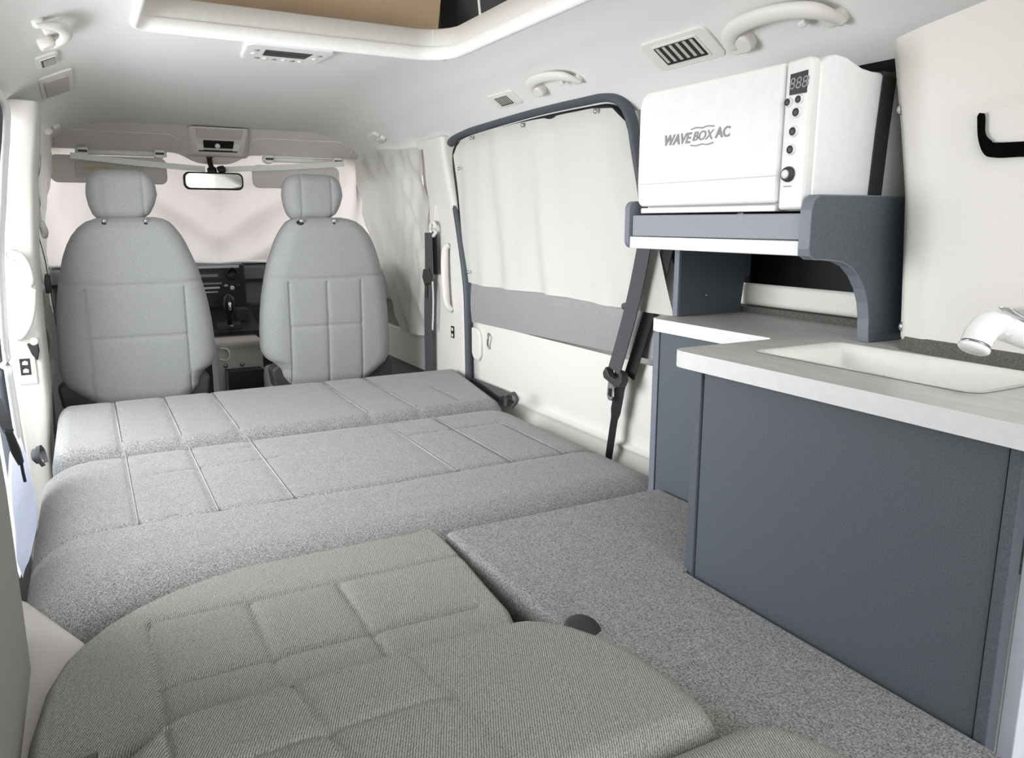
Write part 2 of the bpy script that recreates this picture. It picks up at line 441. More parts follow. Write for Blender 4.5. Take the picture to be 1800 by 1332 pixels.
# sliding door on the right: inner panel swept along y with a shaped section
def right_door_panel():
    sec = [(1.325, -1.1), (1.318, -.76), (1.322, -.71), (1.332, -.685), (1.340, -.668), (1.340, -.656), (1.334, -.647), (1.350, -.641), (1.354, -.636), (1.352, -.60), (1.350, -.42), (1.352, -.392)]
    V = []; ys = [1.45, 1.48]+[1.5+.05*i for i in range(26)]+[2.81, 2.815]
    for k, y in enumerate(ys):
        inset = .02 if k in (0, len(ys)-1) else 0
        for x, z in sec: V.append((x+inset, y, z))
    n = len(sec)
    F = [(j*n+i, (j+1)*n+i, (j+1)*n+i+1, j*n+i+1) for j in range(len(ys)-1) for i in range(n-1)]
    return V, F
sd = thing('sliding_door', 'cream sliding door with a grey cloth band and a curtained window', 'door', (1.36, 2.15, -1.1))
V, F = right_door_panel()
mesh('lower_panel', V, F, M['cream'], sd, smooth=True)
V, F = grid(lambda u, v: (1.352-.006*math.sin(math.pi*v), 1.45+1.375*u, (-.37-.03*u)*(1-v)+(-.235)*v), 50, 10)
mesh('cloth_band', V, F, M['band'], sd, smooth=True)
# pull handle pocket, pale, with raised rim
hp = MB().prism([(2.80, -.415), (2.745, -.418), (2.725, -.45), (2.725, -.52), (2.745, -.545), (2.785, -.54), (2.80, -.52)], 'x', 1.336, 1.352)
hp.build('pull_handle', M['cream'], sd, bev=.006, seg=3)
hk = MB().tube(smooth_pts([(1.345, 2.665, -.425), (1.335, 2.645, -.435), (1.335, 2.65, -.455), (1.34, 2.66, -.47), (1.345, 2.655, -.485)]), .0035, 6)
hk.build('child_lock_mark', M['steel'], sd, smooth=True)
# rubber seal round the door window and round the door
def seal_path(pts): return smooth_pts(pts, 6)
outer = [(1.344, 2.838, -.66), (1.344, 2.842, -.40), (1.344, 2.855, -.235), (1.346, 2.92, -.02), (1.35, 2.985, .138), (1.348, 3.01, .24), (1.346, 3.01, .29), (1.344, 2.97, .322), (1.342, 2.87, .335), (1.34, 2.724, .343), (1.338, 2.30, .352), (1.338, 2.006, .350),
         (1.338, 1.90, .346), (1.34, 1.83, .325), (1.342, 1.785, .275), (1.345, 1.76, .19), (1.348, 1.72, .05), (1.35, 1.70, -.08), (1.352, 1.715, -.17), (1.355, 1.76, -.225), (1.355, 1.80, -.238)]
MB().tube(seal_path(outer), .019, 10, .7).build('rubber_seal', M['rubber'], sd, smooth=True)
inner = [(1.355, 2.855, -.235), (1.355, 2.91, -.02), (1.355, 2.95, .138), (1.35, 2.965, .24), (1.35, 2.95, .29), (1.35, 2.86, .31), (1.35, 2.35, .328), (1.35, 2.0, .325), (1.35, 1.88, .315), (1.352, 1.82, .27), (1.355, 1.80, .19)]
MB().tube(seal_path(inner), .011, 8).build('glazing_seal', M['black'], sd, smooth=True)
# window glass
gl = MB().prism([(2.87, -.24), (2.97, .2), (2.97, .29), (2.88, .33), (1.9, .345), (1.80, .30), (1.74, .05), (1.72, -.24)], 'x', 1.382, 1.387)
struct(gl.build('window_1', M['tinted']))
# outer side of the body behind everything
ob = MB().box(1.44, 1.50, -.6, 5.0, -1.1, -.25).box(1.44, 1.50, -.6, 1.70, -.25, .36).box(1.44, 1.50, 2.98, 3.3, -.25, .36)
struct(ob.build('wall_right', M['cream']))
cp = MB()
cp.prism([(1.76, -.30), (1.72, -.1), (1.76, .1), (1.84, .33), (1.80, .40), (1.40, .40), (1.45, .25), (1.47, 0), (1.46, -.11), (1.40, -.12), (1.40, -1.1), (1.56, -1.1), (1.56, -.30)], 'x', 1.375, 1.44)
struct(cp.build('wall_right_pillar', M['cream'], bev=.01))
# rear quarter window, dark glass, with ledge and cloth strip
struct(MB().prism([(1.40, -.150), (1.40, .30), (1.36, .345), (.70, .345), (.70, -.150)], 'x', 1.392, 1.398).build('window_2', M['smoked']))
lw = MB().box(1.385, 1.44, .3, 1.47, -.196, -.142)
struct(lw.build('trim_2', M['cream'], bev=.012, seg=3))
struct(MB().box(1.372, 1.44, .3, 1.40, -.60, -.198).build('trim_3', M['carpet']))

# right rear pillar lining: big curved cream panel
def pillar(u, v):
    z = -.196+.485*v
    # plan curve: u 0 at the far inner corner
    P = [(0, (1.43, .885)), (.05, (1.36, .90)), (.12, (1.29, .882)), (.2, (1.238, .853)), (.28, (1.208, .828)), (.36, (1.199, .785)), (.5, (1.195, .70)), (.75, (1.17, .40)), (1, (1.14, -.2))]
    x = interp(u, [(a, b[0]) for a, b in P]); y = interp(u, [(a, b[1]) for a, b in P])
    bul = .012*math.sin(math.pi*min(max((v-.0)/1.0, 0), 1))
    y += interp(z, [(-.2, 0), (.04, .018), (.15, .038), (.29, .067)])*(1-sstep((u-.25)/.5))
    # softly raised hatch cover
    r = sstep((u-.36)/.16)*sstep((.72-v)/.03)*sstep((v-.02)/.2)
    x -= .006*r
    x += .05*sstep((v-.9)/.1)*0
    return (x, y, z+.14*max(0, .95-y)*v)
V, F = grid(pillar, 90, 60)
dp = thing('pillar_lining', 'large curved cream lining panel behind the tap', 'panel', (1.25, .5, -.2))
mesh('panel', V, F, M['cream'], dp, smooth=True)
# shade inside the lining's grip recess, modelled as a raised black slab
hd = MB().prism(
    [(p[1]-.012, p[2]) for p in smooth_pts([(0, .738, .153), (0, .735, .158), (0, .731, .153), (0, .728, .130), (0, .718, .118), (0, .70, .113), (0, .60, .110)], 6)] +
    [(p[1]-.012, p[2]) for p in smooth_pts([(0, .60, .080), (0, .66, .090), (0, .705, .092), (0, .722, .099), (0, .733, .122), (0, .738, .153)], 6)][:-1], 'x', 1.180, 1.192)
hd.build('grip_shade', M['shadeblk'], dp)
for p in ((1.222, .880, .184), (1.224, .839, -.176)):
    MB().lathe([(.009, 0), (.009, .004), (.005, .008), (.002, .009)], p, (-.8, -.6, 0), 14).build('screw', M['bolt'], dp, smooth=True)
V, F = grid(lambda u, v: (lambda q: (q[0]-.012*(1-v), q[1]-.004, -.212+.024*v))(pillar(.16+.84*u, 0)), 70, 3)
mesh('carpet_edging', V, F, M['carpet'], dp, smooth=True)

# B pillars
def bpillar(name, xi, xo, sgn):
    secs = []
    for z, y0, y1 in ((-1.1, 2.84, 3.25), (-.6, 2.845, 3.245), (-.23, 2.85, 3.25), (0, 2.92, 3.25), (.14, 2.96, 3.25), (.25, 2.985, 3.25), (.34, 2.99, 3.28)):
        t = .02 if z > 0 else .012
        lean = .03*max(0, z)/.34
        a = xi - sgn*lean
        secs.append([(a+sgn*.02, y0, z), (a+sgn*.004, y0+.012, z), (a, y0+.035, z), (a, y1-.035, z), (a+sgn*.005, y1-.012, z), (a+sgn*.03, y1, z), (xo, y1, z), (xo, y0, z)])
    V = [p for s in secs for p in s]; n = 8
    F = [(i*n+j, i*n+(j+1) % n, (i+1)*n+(j+1) % n, (i+1)*n+j) for i in range(len(secs)-1) for j in range(n)]
    F += [tuple(range(n-1, -1, -1)), tuple(range((len(secs)-1)*n, len(secs)*n))]
    return struct(mesh(name, V, F, M['cream'], smooth=False, bev=.006))
bpillar('wall_right_door_post', 1.33, 1.43, 1)
def left_post():
    prof_i = [(-1.1, -.17), (-.746, -.162), (-.558, -.148), (-.372, -.147), (-.104, -.139), (.154, -.115), (.25, -.100), (.36, -.085)]
    secs = []
    for z, xi in prof_i:
        y0 = 2.85; y1 = 3.25
        secs.append([(xi-.035, y0-.006, z), (xi-.014, y0, z), (xi-.003, y0+.014, z), (xi, y0+.04, z), (xi-.004, y1-.03, z), (xi-.02, y1, z), (-.30, y1, z), (-.30, y0+.01, z), (xi-.10, y0, z)])
    V = [p for s in secs for p in s]; n = 9
    F = [(i*n+(j+1) % n, i*n+j, (i+1)*n+j, (i+1)*n+(j+1) % n) for i in range(len(secs)-1) for j in range(n)]
    F += [tuple(range(n)), tuple(range(len(secs)*n-1, (len(secs)-1)*n-1, -1))]
    return struct(mesh('wall_left_door_post', V, F, M['cream'], bev=.004))
left_post()
# upper left rail above the open door, and pale seal strip of the door opening
MBs = MB().tube(smooth_pts([(-.236, 2.81, -1.0), (-.237, 2.81, -.77), (-.242, 2.81, -.57), (-.244, 2.81, -.356), (-.227, 2.81, -.10), (-.203, 2.81, .07), (-.176, 2.80, .25), (-.166, 2.74, .32), (-.172, 2.55, .345), (-.176, 1.6, .345)], 8), .014, 10, .8)
struct(MBs.build('trim_4', M['paper'], smooth=True))
MBs = MB().tube(smooth_pts([(-.262, 2.76, -1.0), (-.262, 2.76, -.77), (-.267, 2.76, -.57), (-.268, 2.76, -.356), (-.25, 2.76, -.10), (-.226, 2.76, .07), (-.20, 2.75, .25), (-.19, 2.68, .31), (-.195, 2.5, .325), (-.196, 1.6, .325)], 8), .022, 10, .8)
struct(MBs.build('trim_5', M['rubber'], smooth=True))

# front of the cabin
struct(MB().box(-.3, 1.5, 4.9, 5.0, -1.1, -.2).build('wall_front', M['dark']))
def header(u, v):
    x = -.14+1.42*u; c = math.exp(-((x-.58)/.13)**4)
    zt = zc(x, 3.92)+.004; zb = .318-.048*c
    return (x, 3.92+.13*v, zt+(zb-zt)*v)
V, F = grid(header, 60, 10)
struct(mesh('trim_6', V, F, M['header'], smooth=True))
# recesses for the visors on the headliner front
def plate_on_ceiling(pts, off, name, mat, parent=None, thick=.006):
    V = [(x, y, zc(x, y)-off) for x, y in pts]; n = len(V); V2 = [(a, b, c-thick) for a, b, c in V]
    F = [tuple(range(n)), tuple(range(2*n-1, n-1, -1))]+[(i, n+i, n+(i+1) % n, (i+1) % n) for i in range(n)]
    return mesh(name, V+V2, F, mat, parent, bev=.004)
for k, (x0, x1) in enumerate(((-.07, .42), (.74, 1.23))):
    def hp3(x, z):
        u = (x+.14)/1.42; a, b = header(u, 0), header(u, 1); v = min(max((a[2]-z)/(a[2]-b[2]), .03), 1); q = header(u, v); return (q[0], q[1]-.002, q[2]-.001)
    zl = .392
    path = [hp3(x0, .33), hp3(x0, zl-.04), hp3(x0+.012, zl-.012), hp3(x0+.05, zl)]+[hp3(x0+.05+(x1-x0-.1)*q/8, zl) for q in range(1, 9)]+[hp3(x1-.012, zl-.012), hp3(x1, zl-.04), hp3(x1, .33)]
    struct(MB().tube(smooth_pts(path, 6), .0028, 6).build('trim_%d' % (7+k), M['cream'], smooth=True))

# ================================================================== BED
bed = thing('bed_mattress', 'grey quilted mattress section spanning the van in the middle of the bed', 'mattress', (.58, 1.8, -.75))
ZB = -.6
def flatmap(zt):
    def f(a, t, d): return (a, t, zt+d)
    return f
def yseam(y): return lambda a: y+.004*math.sin(a*9)
pillow('cover', rounded_rows(-.155, 1.222, 1.335, 2.288, .05, rl=None), M['mattress'], bed, flatmap(ZB-.085), edge=.13, puff=.085, back=.05,
       seams=[('t', yseam(1.668), -.2, 1.4, 1.7), ('a', .038, 1.668, 2.26), ('a', .193, 1.668, 2.27), ('a', .351, 1.668, 2.27), ('a', .748, 1.668, 2.17), ('a', .908, 1.668, 2.24), ('a', 1.066, 1.668, 2.02),
              ('t', 2.20, -.06, .038, 1.3), ('t', 2.0, .10, .40, 1), ('t', 2.13, .29, .355, 1), ('t', 2.185, .66, .83, 1), ('t', 2.03, .76, 1.066, 1)],
       ns=300, nt_=260, groove=.004, gw=.0035)
for x, y0, y1 in ((.038, 1.672, 2.25), (.193, 1.672, 2.26), (.351, 1.672, 2.26), (.748, 1.672, 2.10), (.908, 1.672, 2.2), (1.066, 1.672, 2.0)):
    mb = MB(); seam_cord(mb, [(x+.0035, y, ZB-.0018) for y in (y0, (y0+y1)/2, y1)]); mb.build('piping', M['thread'], bed, smooth=True)
bed2 = thing('bed_mattress', 'pale grey quilted mattress section next to the front seats', 'mattress', (.58, 2.6, -.75))
pillow('cover', [(y, a, min(b, 1.215+.125*(y-2.29)/.655)) for y, a, b in rounded_rows(-.135, 1.34, 2.292, 2.945, .05)], M['mattress'], bed2, flatmap(ZB-.06), edge=.045, puff=.06, back=.05,
       seams=[('a', .033, 2.3, 2.95), ('a', .187, 2.3, 2.95), ('a', .346, 2.3, 2.95), ('a', .745, 2.3, 2.95), ('a', .91, 2.3, 2.95), ('a', 1.085, 2.36, 2.62)],
       ns=240, nt_=110, groove=.004, gw=.0045)
for x in (.033, .187, .346, .745, .91):
    mb = MB(); seam_cord(mb, [(x+.0035, y, ZB-.0018) for y in (2.35, 2.6, 2.90)]); mb.build('piping', M['thread'], bed2, smooth=True)
# flat board cushion beside the kitchen
bed3 = thing('bed_cushion', 'flat grey heather cushion running along the kitchen cabinet', 'cushion', (.75, .9, -.75))
rows = [(.40, .62, .872), (.44, .60, .875), (.92, .582, .875), (.978, .577, .876), (.979, .577, 1.11), (1.2, .575, 1.11), (1.332, .574, 1.11)]
pillow('cover', rows, M['mattress2'], bed3, flatmap(ZB-.012), edge=.012, puff=.012, back=.09, ns=100, nt_=140)
# bed platform under the mattresses
pf = MB().box(-.12, 1.20, 1.36, 2.92, -1.1, -.737); tag(pf.build('bed_platform', M['dark']), 'dark platform carrying the quilted mattress sections', 'bed base')
tag(MB().box(.575, .87, .42, 1.33, -1.1, -.711).build('bed_platform', M['dark']), 'dark box under the flat cushion beside the kitchen', 'bed base')

# folded rear seat: three padded sections
fs = thing('folded_rear_seat', 'folded rear seat in grey ribbed cloth at the foot of the bed', 'seat', (.25, .7, -.9))
rowsA = [(.90, -.125, .52), (1.0, -.122, .548), (1.1, -.11, .556), (1.16, -.092, .562), (1.2, -.070, .566), (1.24, -.04, .568), (1.28, .005, .57), (1.31, .055, .571), (1.335, .115, .571), (1.352, .18, .571), (1.364, .26, .571), (1.370, .36, .568)]
pillow('backrest', rowsA, M['knit'], fs, flatmap(ZB-.062), edge=.022, puff=.062, back=.09, crown=.003,
       seams=[('t', lambda a: 1.215+.02*abs(a-.28), .03, .57, .9), ('a', .031, .9, 1.217), ('a', lambda t: .178+.0*(t), .9, 1.215), ('a', .322, .9, 1.213), ('t', 1.03, .03, .5, 1.3)],
       ns=230, nt_=200, groove=.005, gw=.004)
rowsB = [(.575, -.06, .60), (.62, -.06, .612), (.66, -.055, .616), (.70, -.05, .616), (.75, -.045, .612), (.80, -.04, .598), (.84, -.03, .578), (.87, -.005, .552), (.89, .03, .525), (.905, .08, .48), (.916, .18, .40)]
pillow('lumbar_pad', rowsB, M['knit'], fs, flatmap(ZB+.05-.07), edge=.04, puff=.062, back=.09, crown=.006,
       seams=[('a', .028, .5, .87), ('a', lambda t: .175+.1*(t-.88)*-1, .5, .9), ('a', lambda t: .328-.06*(t-.86), .5, .91), ('t', .770, .03, .335, .7)],
       ns=230, nt_=180, groove=.005, gw=.004)
rowsC = [(.10, .0, .72), (.3, .0, .715), (.44, 0, .70), (.50, .0, .69), (.54, .0, .672), (.565, .02, .65), (.58, .1, .62), (.588, .2, .56)]
pillow('seat_pad', rowsC, M['knit'], fs, flatmap(ZB+.05-.07), edge=.05, puff=.062, back=.2, crown=.004, ns=90, nt_=80,
       seams=[], groove=.006, gw=.005)
kn = MB().lathe([(.030, 0), (.030, .012), (.026, .018), (.01, .020)], (.600, .885, -.610), (.1, -.35, .9), 24); kn.build('recliner_knob', M['dark'], fs, smooth=True)
MB().ribbon(smooth_pts([(-.052, .91, -.60), (-.050, .88, -.575), (-.055, .85, -.575), (-.065, .84, -.60), (-.07, .83, -.64)]), .018, .003, (1, .4, 0)).build('strap', M['black'], fs)
MB().box(-.08, .56, .2, 1.28, -1.1, -.756).build('seat_base', M['dark'], fs)

# straps on the mattress corners
def strap_loop(c, s, label):
    t = thing('tie_loop', label, 'strap loop', c)
    x, y, z = c
    for k, (dx, dy, h) in enumerate(((0, 0, .05), (.03*s, .035, .035))):
        pts = [(x+dx, y+dy, z), (x+dx+.012*s, y+dy+.01, z+h*.6), (x+dx+.03*s, y+dy-.02, z+h), (x+dx+.035*s, y+dy-.04, z+h*.5), (x+dx+.012*s, y+dy-.03, z)]
        MB().ribbon(smooth_pts(pts, 6), .010, .003, (1, 0, .3)).build('webbing_loop', M['webbing'], t)
strap_loop((-.142, 2.27, -.612), -.4, 'black webbing loops at the left edge of the bed')
strap_loop((1.225, 2.30, -.625), .7, 'black webbing loop at the right edge of the bed by the door')
dt = MB().prism([(1.262, 2.42), (1.318, 2.42), (1.335, 2.50), (1.335, 2.76), (1.325, 2.78), (1.298, 2.60)], 'z', -.640, -.618)
tag(dt.build('step_tray', M['dark'], bev=.004), 'small dark tray between mattress and sliding door', 'tray')

# ================================================================== FRONT SEATS
def seat_rows(L):
    return L
def front_seat(mir, cx, label):
    t = thing('front_seat', label, 'seat', (cx, 3.4, -1.05), 'front seats')
    Y = 3.2
    # extents by height (left seat), seen from behind
    rows = [(-.70, .01, .30), (-.66, -.03, .325), (-.63, -.07, .345), (-.600, -.105, .352), (-.575, -.119, .37), (-.555, -.123, .40), (-.53, -.125, .413), (-.504, -.125, .417), (-.44, -.122, .416), (-.37, -.119, .411), (-.30, -.112, .402), (-.22, -.099, .386),
            (-.17, -.088, .374), (-.12, -.074, .355), (-.08, -.058, .340), (-.05, -.042, .325), (-.02, -.018, .305), (0, .008, .288), (.012, .04, .265), (.018, .075, .235)]
    if mir: rows = [(z, 1.017-(b+.0), 1.017-(a+.0)) for z, a, b in rows]
    def mp(a, z, d): return (a, Y+.035+.10*(z+.3)**2*0-.035*(z+.30)-d, z)
    c0 = -.017 if not mir else .706; c1 = .316 if not mir else 1.004
    cm = .86
    seams = [('t', lambda a: -.228+.15*(a-(.15 if not mir else .86))**2, -.2, 1.3, 1.0), ('a', c0, -.72, -.235), ('a', c1, -.72, -.235), ('t', -.423, c0, c1, .8)]
    if mir: seams.append(('a', cm, -.7, -.235))
    pillow('backrest', rows, M['seat'], t, mp, edge=.07, puff=.055, back=.06, crown=.012, seams=seams, ns=190, nt_=200, groove=.006, gw=.0035)
    # headrest
    hr = [(.005, .065, .18), (.012, .047, .20), (.03, .034, .225), (.06, .024, .242), (.10, .019, .255), (.13, .022, .252), (.155, .030, .245), (.172, .045, .232), (.182, .062, .215), (.186, .09, .19)]
    if mir: hr = [(z+.004, a+.703-.0, b+.703+.003) for z, a, b in hr]
    x0 = .08 if not mir else .783; x1 = .205 if not mir else .905
    pillow('headrest', hr, M['seat'], t, lambda a, z, d: (a, Y+.05-d, z), edge=.04, puff=.045, back=.05, crown=.006, seams=[('a', x0, 0, .2), ('a', x1, 0, .2)], ns=70, nt_=70, groove=.004, gw=.004)
    for xx in (x0-.012, x1-.012+.01):
        p = MB().tube([(xx, Y+.05, -.03), (xx, Y+.05, .03)], .006, 10).build('headrest_post', M['chrome'], t, smooth=True)
        q = MB().lathe([(.020, 0), (.018, .006), (.010, .010)], (xx, Y-.002, -.006), (0, -.5, 1), 16).build('post_sleeve', M['black'], p, smooth=True)
        MB().lathe([(.002, -.009), (.008, -.005), (.0095, 0), (.008, .005), (.002, .009)], (xx, Y-.016, .004), (0, -1, 0), 14).build('post_button', M['chrome'], p, smooth=True)
    # dark recliner covers at the foot, and the base
    xa, xb = (rows[4][1], rows[4][2])
    for xx, s in ((xa+.01, 1), (xb-.01, -1)):
        MB().prism([(xx-s*.02, -.68), (xx-s*.03, -.60), (xx+s*.005, -.575), (xx+s*.05, -.58), (xx+s*.085, -.615), (xx+s*.10, -.68)], 'y', Y+.03, Y+.12).build('recliner_cover', M['dark'], t, bev=.012, seg=3)
    MB().box(xa+.03, xb-.03, Y+.06, Y+.55, -.80, -.66).build('seat_cushion', M['seat'], t, bev=.04, seg=4)
    MB().box(xa+.08, xb-.08, Y+.10, Y+.45, -1.1, -.80).build('seat_base', M['dark'], t)
    return t
front_seat(False, .147, 'left front seat in plain grey cloth, seen from behind')
front_seat(True, .86, 'right front seat in grey cloth with a central seam, seen from behind')

# ================================================================== COCKPIT
da = thing('dashboard', 'dark dashboard with radio stack seen between the front seats', 'dashboard', (.58, 4.5, -1.05))
V, F = grid(lambda u, v: (-.17+1.48*u, 4.32+.42*v, -.215-.008*v+.01*math.sin(v*3)), 20, 6)
mesh('top_pad', V, F, M['dark'], da, smooth=True)
MB().box(-.17, 1.31, 4.32, 4.72, -.44, -.222).build('fascia', M['doorcloth'], da, bev=.02, seg=3)
MB().box(-.17, 1.31, 4.30, 4.34, -.31, -.296).build('fascia_trim', M['black'], da)
cs = MB().box(.44, .72, 4.24, 4.32, -.44, -.215).build('centre_stack', M['black'], da, bev=.01)
MB().box(.45, .69, 4.232, 4.242, -.232, -.218).build('bright_trim', M['alu'], cs)
MB().box(.455, .60, 4.234, 4.242, -.29, -.25).build('radio', M['dark'], cs, bev=.002)
MB().box(.47, .585, 4.230, 4.236, -.276, -.262).build('radio_screen', M['grey'], cs)
MB().lathe([(.032, 0), (.032, .01), (.024, .014), (.024, .006), (.004, .006)], (.655, 4.24, -.262), (0, -1, 0), 24).build('air_vent', M['black'], cs, smooth=True)
for k in range(3):
    MB().box(.46, .60-.01*k, 4.228, 4.242, -.315-.022*k, -.305-.022*k).build('switch_row', [M['grey'], M['alu'], M['steel']][k], cs, bev=.002)
for k in range(3):
    MB().lathe([(.012, 0), (.012, .008), (.009, .012)], (.62+.03*k, 4.24, -.325-.01*(k % 2)), (0, -1, 0), 14).build('switch_knob', [M['steel'], M['alu'], M['dark']][k], cs, smooth=True)
V, F = grid(lambda u, v: (.42+.31*u, 4.26-.36*v, -.42-.10*v-.02*math.sin(math.pi*v)), 8, 10)
mesh('shift_console', V, F, M['black'], da, smooth=True)
MB().prism([(.525, 3.96), (.64, 3.96), (.655, 4.10), (.54, 4.10)], 'z', -.535, -.492).build('shift_gate', M['dark'], da, bev=.004)
MB().box(.435, .50, 4.02, 4.12, -.50, -.445).build('coin_tray', M['steel'], da, bev=.006)
MB().box(.64, .70, 4.08, 4.20, -.50, -.43).build('console_rail', M['dark'], da, bev=.006)
sh = thing('shift_lever', 'black shift lever with a bright button standing on the console', 'gear lever', (.588, 3.98, -.50))
MB().lathe([(.012, 0), (.011, .04), (.014, .06), (.024, .08), (.028, .11), (.024, .14), (.012, .155), (.003, .158)], (.588, 3.98, -.50), (0, -.15, 1), 20).build('lever_knob', M['black'], sh, smooth=True)
MB().lathe([(.002, -.022), (.006, -.018), (.007, 0), (.006, .018), (.002, .022)], (.588, 3.936, -.40), (0, .1, 1), 12).build('chrome_button', M['chrome'], sh, smooth=True)
MB().lathe([(.008, 0), (.008, .006), (.004, .009)], (.590, 3.94, -.50), (0, -.5, 1), 12).build('lever_collar', M['steel'], sh, smooth=True)
cb = thing('centre_console_box', 'cream console box standing between the front seats', 'console', (.6, 3.8, -1.05))
MB().prism([(3.78, -1.1), (3.78, -.60), (3.76, -.575), (3.76, -.548), (3.95, -.54), (3.98, -.60), (3.98, -1.1)], 'x', .49, .70).build('box', M['creamdk'], cb, bev=.012, seg=3)
MB().tube(smooth_pts([(.505, 3.765, -.575), (.535, 3.74, -.58), (.54, 3.735, -.61), (.525, 3.74, -.63), (.50, 3.765, -.625)], 5), .004, 8).build('pocket_rim', M['cream'], cb, smooth=True)
for x in (.525, .60): MB().lathe([(.010, 0), (.010, .008), (.004, .012)], (x, 3.775, -.66), (0, -1, 0), 12).build('socket_cap', M['steel'], cb, smooth=True)
MB().box(.52, .68, 3.68, 3.77, -1.1, -.675).build('lower_tray', M['black'], cb)

# rear-view mirror
mi = thing('rear_view_mirror', 'rear view mirror with a black rim on a black stalk', 'mirror', (.56, 3.97, .14))
MB().prism(rrect(.428, .694, .148, .228, .026), 'y', 3.955, 3.985).build('mirror_housing', M['black'], mi, bev=.006, seg=3)
MB().prism(rrect(.437, .685, .156, .220, .022), 'y', 3.950, 3.956).build('mirror_glass', M['mirror'], mi)
MB().tube(smooth_pts([(.56, 3.98, .22), (.56, 4.0, .25), (.557, 4.02, .275), (.557, 4.03, .30)], 5), [.022]*5+[.012]*5+[.012]*5+[.02], 12).build('mirror_stalk', M['black'], mi, smooth=True)
MB().lathe([(.018, 0), (.02, .01), (.016, .03), (.006, .035)], (.585, 3.97, .235), (1, 0, .4), 14).build('stalk_clamp', M['black'], mi, smooth=True)
# overhead console
oc = thing('overhead_console', 'grey overhead console with black switch panel above the mirror', 'console', (.58, 4.0, .3))
MB().add([(.46, 3.88, .424), (.72, 3.88, .424), (.70, 3.985, .305), (.48, 3.985, .305), (.44, 4.02, .43), (.75, 4.02, .43), (.74, 4.05, .30), (.44, 4.05, .30)],
         [(0, 3, 2, 1), (4, 5, 6, 7), (0, 1, 5, 4), (1, 2, 6, 5), (2, 3, 7, 6), (3, 0, 4, 7)]).build('housing', M['header'], oc, bev=.012, seg=3)
def ocp(u, v, off):   # point on the sloped face
    a = Vector((.46+.02*v, 3.88+.105*v, .424-.119*v)); b = Vector((.72-.02*v, 3.88+.105*v, .424-.119*v))
    return a.lerp(b, u)+Vector((0, -.75, -.66))*off
def oc_plate(u0, u1, v0, v1, h, name, mat, bev=.002):
    V = [ocp(u, v, o) for o in (-.004, h) for u, v in ((u0, v0), (u1, v0), (u1, v1), (u0, v1))]
    return mesh(name, V, [(0, 1, 2, 3), (7, 6, 5, 4), (0, 4, 5, 1), (1, 5, 6, 2), (2, 6, 7, 3), (3, 7, 4, 0)], mat, oc, bev=bev)
oc_plate(.10, .90, .06, .40, .003, 'sunglass_lid', M['creamdk'])
oc_plate(.22, .78, .46, .72, .004, 'switch_panel', M['black'])
oc_plate(.12, .88, .80, .85, .004, 'lamp_slot', M['black'])
oc_plate(.08, .22, .60, .80, .005, 'map_lamp', M['cream']); oc_plate(.78, .92, .60, .80, .005, 'map_lamp', M['cream'])
MB().lathe([(.012, 0), (.012, .006), (.006, .012)], ocp(.48, .62, .003), (0, -.75, -.66), 14).build('switch_knob', M['cream'], oc, smooth=True)
# visors, rods
def visor(x0, x1, z0, z1, label, labelled):
    t = thing('sun_visor', label, 'sun visor', ((x0+x1)/2, 4.06, z0), 'sun visors')
    pts = rrect(x0, x1, z0, z1, .03)
    b = MB().prism(pts, 'y', 4.055, 4.07).build('visor_flap', M['header'], t, bev=.005)
    if labelled:
        MB().box(x0+.10, x1-.10, 4.050, 4.055, z0+.025, z1-.03).build('mirror_cover', M['creamdk'], t, bev=.002)
        l = MB().tube(smooth_pts([(x0+.13, 4.048, z1-.062), (x0+.15, 4.047, z1-.054), (x0+.17, 4.047, z1-.06), (x0+.20, 4.047, z1-.05), (x0+.24, 4.047, z1-.056)], 5), .006, 8, .5)
        l.build('yellow_label', M['yellow'], t)
    return t
visor(-.105, .37, .172, .292, 'lowered grey sun visor with a yellow label, on the left', True)
visor(.755, 1.19, .165, .275, 'lowered grey sun visor behind the right headrest', False)
def rod(x0, x1, z, label):
    t = thing('visor_rod', label, 'visor rod', ((x0+x1)/2, 4.03, z), 'visor rods')
    MB().tube([(x0, 4.02, z), (x1, 4.02, z)], .013, 10).build('bar', M['white'], t, smooth=True)
    for x in (x0+.03, x1-.03):
        MB().prism([(x-.025, z-.012), (x-.02, z+.018), (x+.02, z+.020), (x+.025, z-.010), (x+.008, z-.02), (x-.008, z-.02)], 'y', 4.0, 4.045).build('clip', M['white'], t, bev=.005)
        MB().box(x-.018, x+.018, 3.997, 4.001, z-.004, z+.006).build('clip_slot', M['dark'], t)
rod(.0, .37, .305, 'cream visor rod with clips above the left sun visor')
rod(.80, 1.20, .300, 'cream visor rod with clips above the right sun visor')

# windscreen curtain
def wcurt(u, v):
    x = -.27+1.78*u; z = .345-.548*v
    y = 4.10+.30*v+.02*v*math.sin(5*u)
    dx = u-.5
    y += .03*math.sin((u*math.cos(.6)+v*math.sin(.6)*.7)*38)*(.3+v)*math.exp(-((dx-.12)/.12)**2)
    y += .03*math.sin((-u*math.cos(.6)+v*math.sin(.6)*.7)*38)*(.3+v)*math.exp(-((dx+.12)/.12)**2)
    y += .006*math.sin(u*55+3*v)
    y -= .006*math.exp(-(dx/.004)**2)
    y += .03*abs(dx)*0
    return (x, y, z)
V, F = grid(wcurt, 200, 50)
wc = thing('windscreen_curtain', 'pinkish cream curtain covering the windscreen', 'curtain', (.57, 4.2, -.22))
mesh('cloth', V, F, M['curtf'], wc, smooth=True)
def tape(p0, p1, w):
    MB().ribbon([p0, ((p0[0]+p1[0])/2, (p0[1]+p1[1])/2, (p0[2]+p1[2])/2-.003), p1], w, .006, (0, 0, 1)).build('header_tape', M['white'], wc)
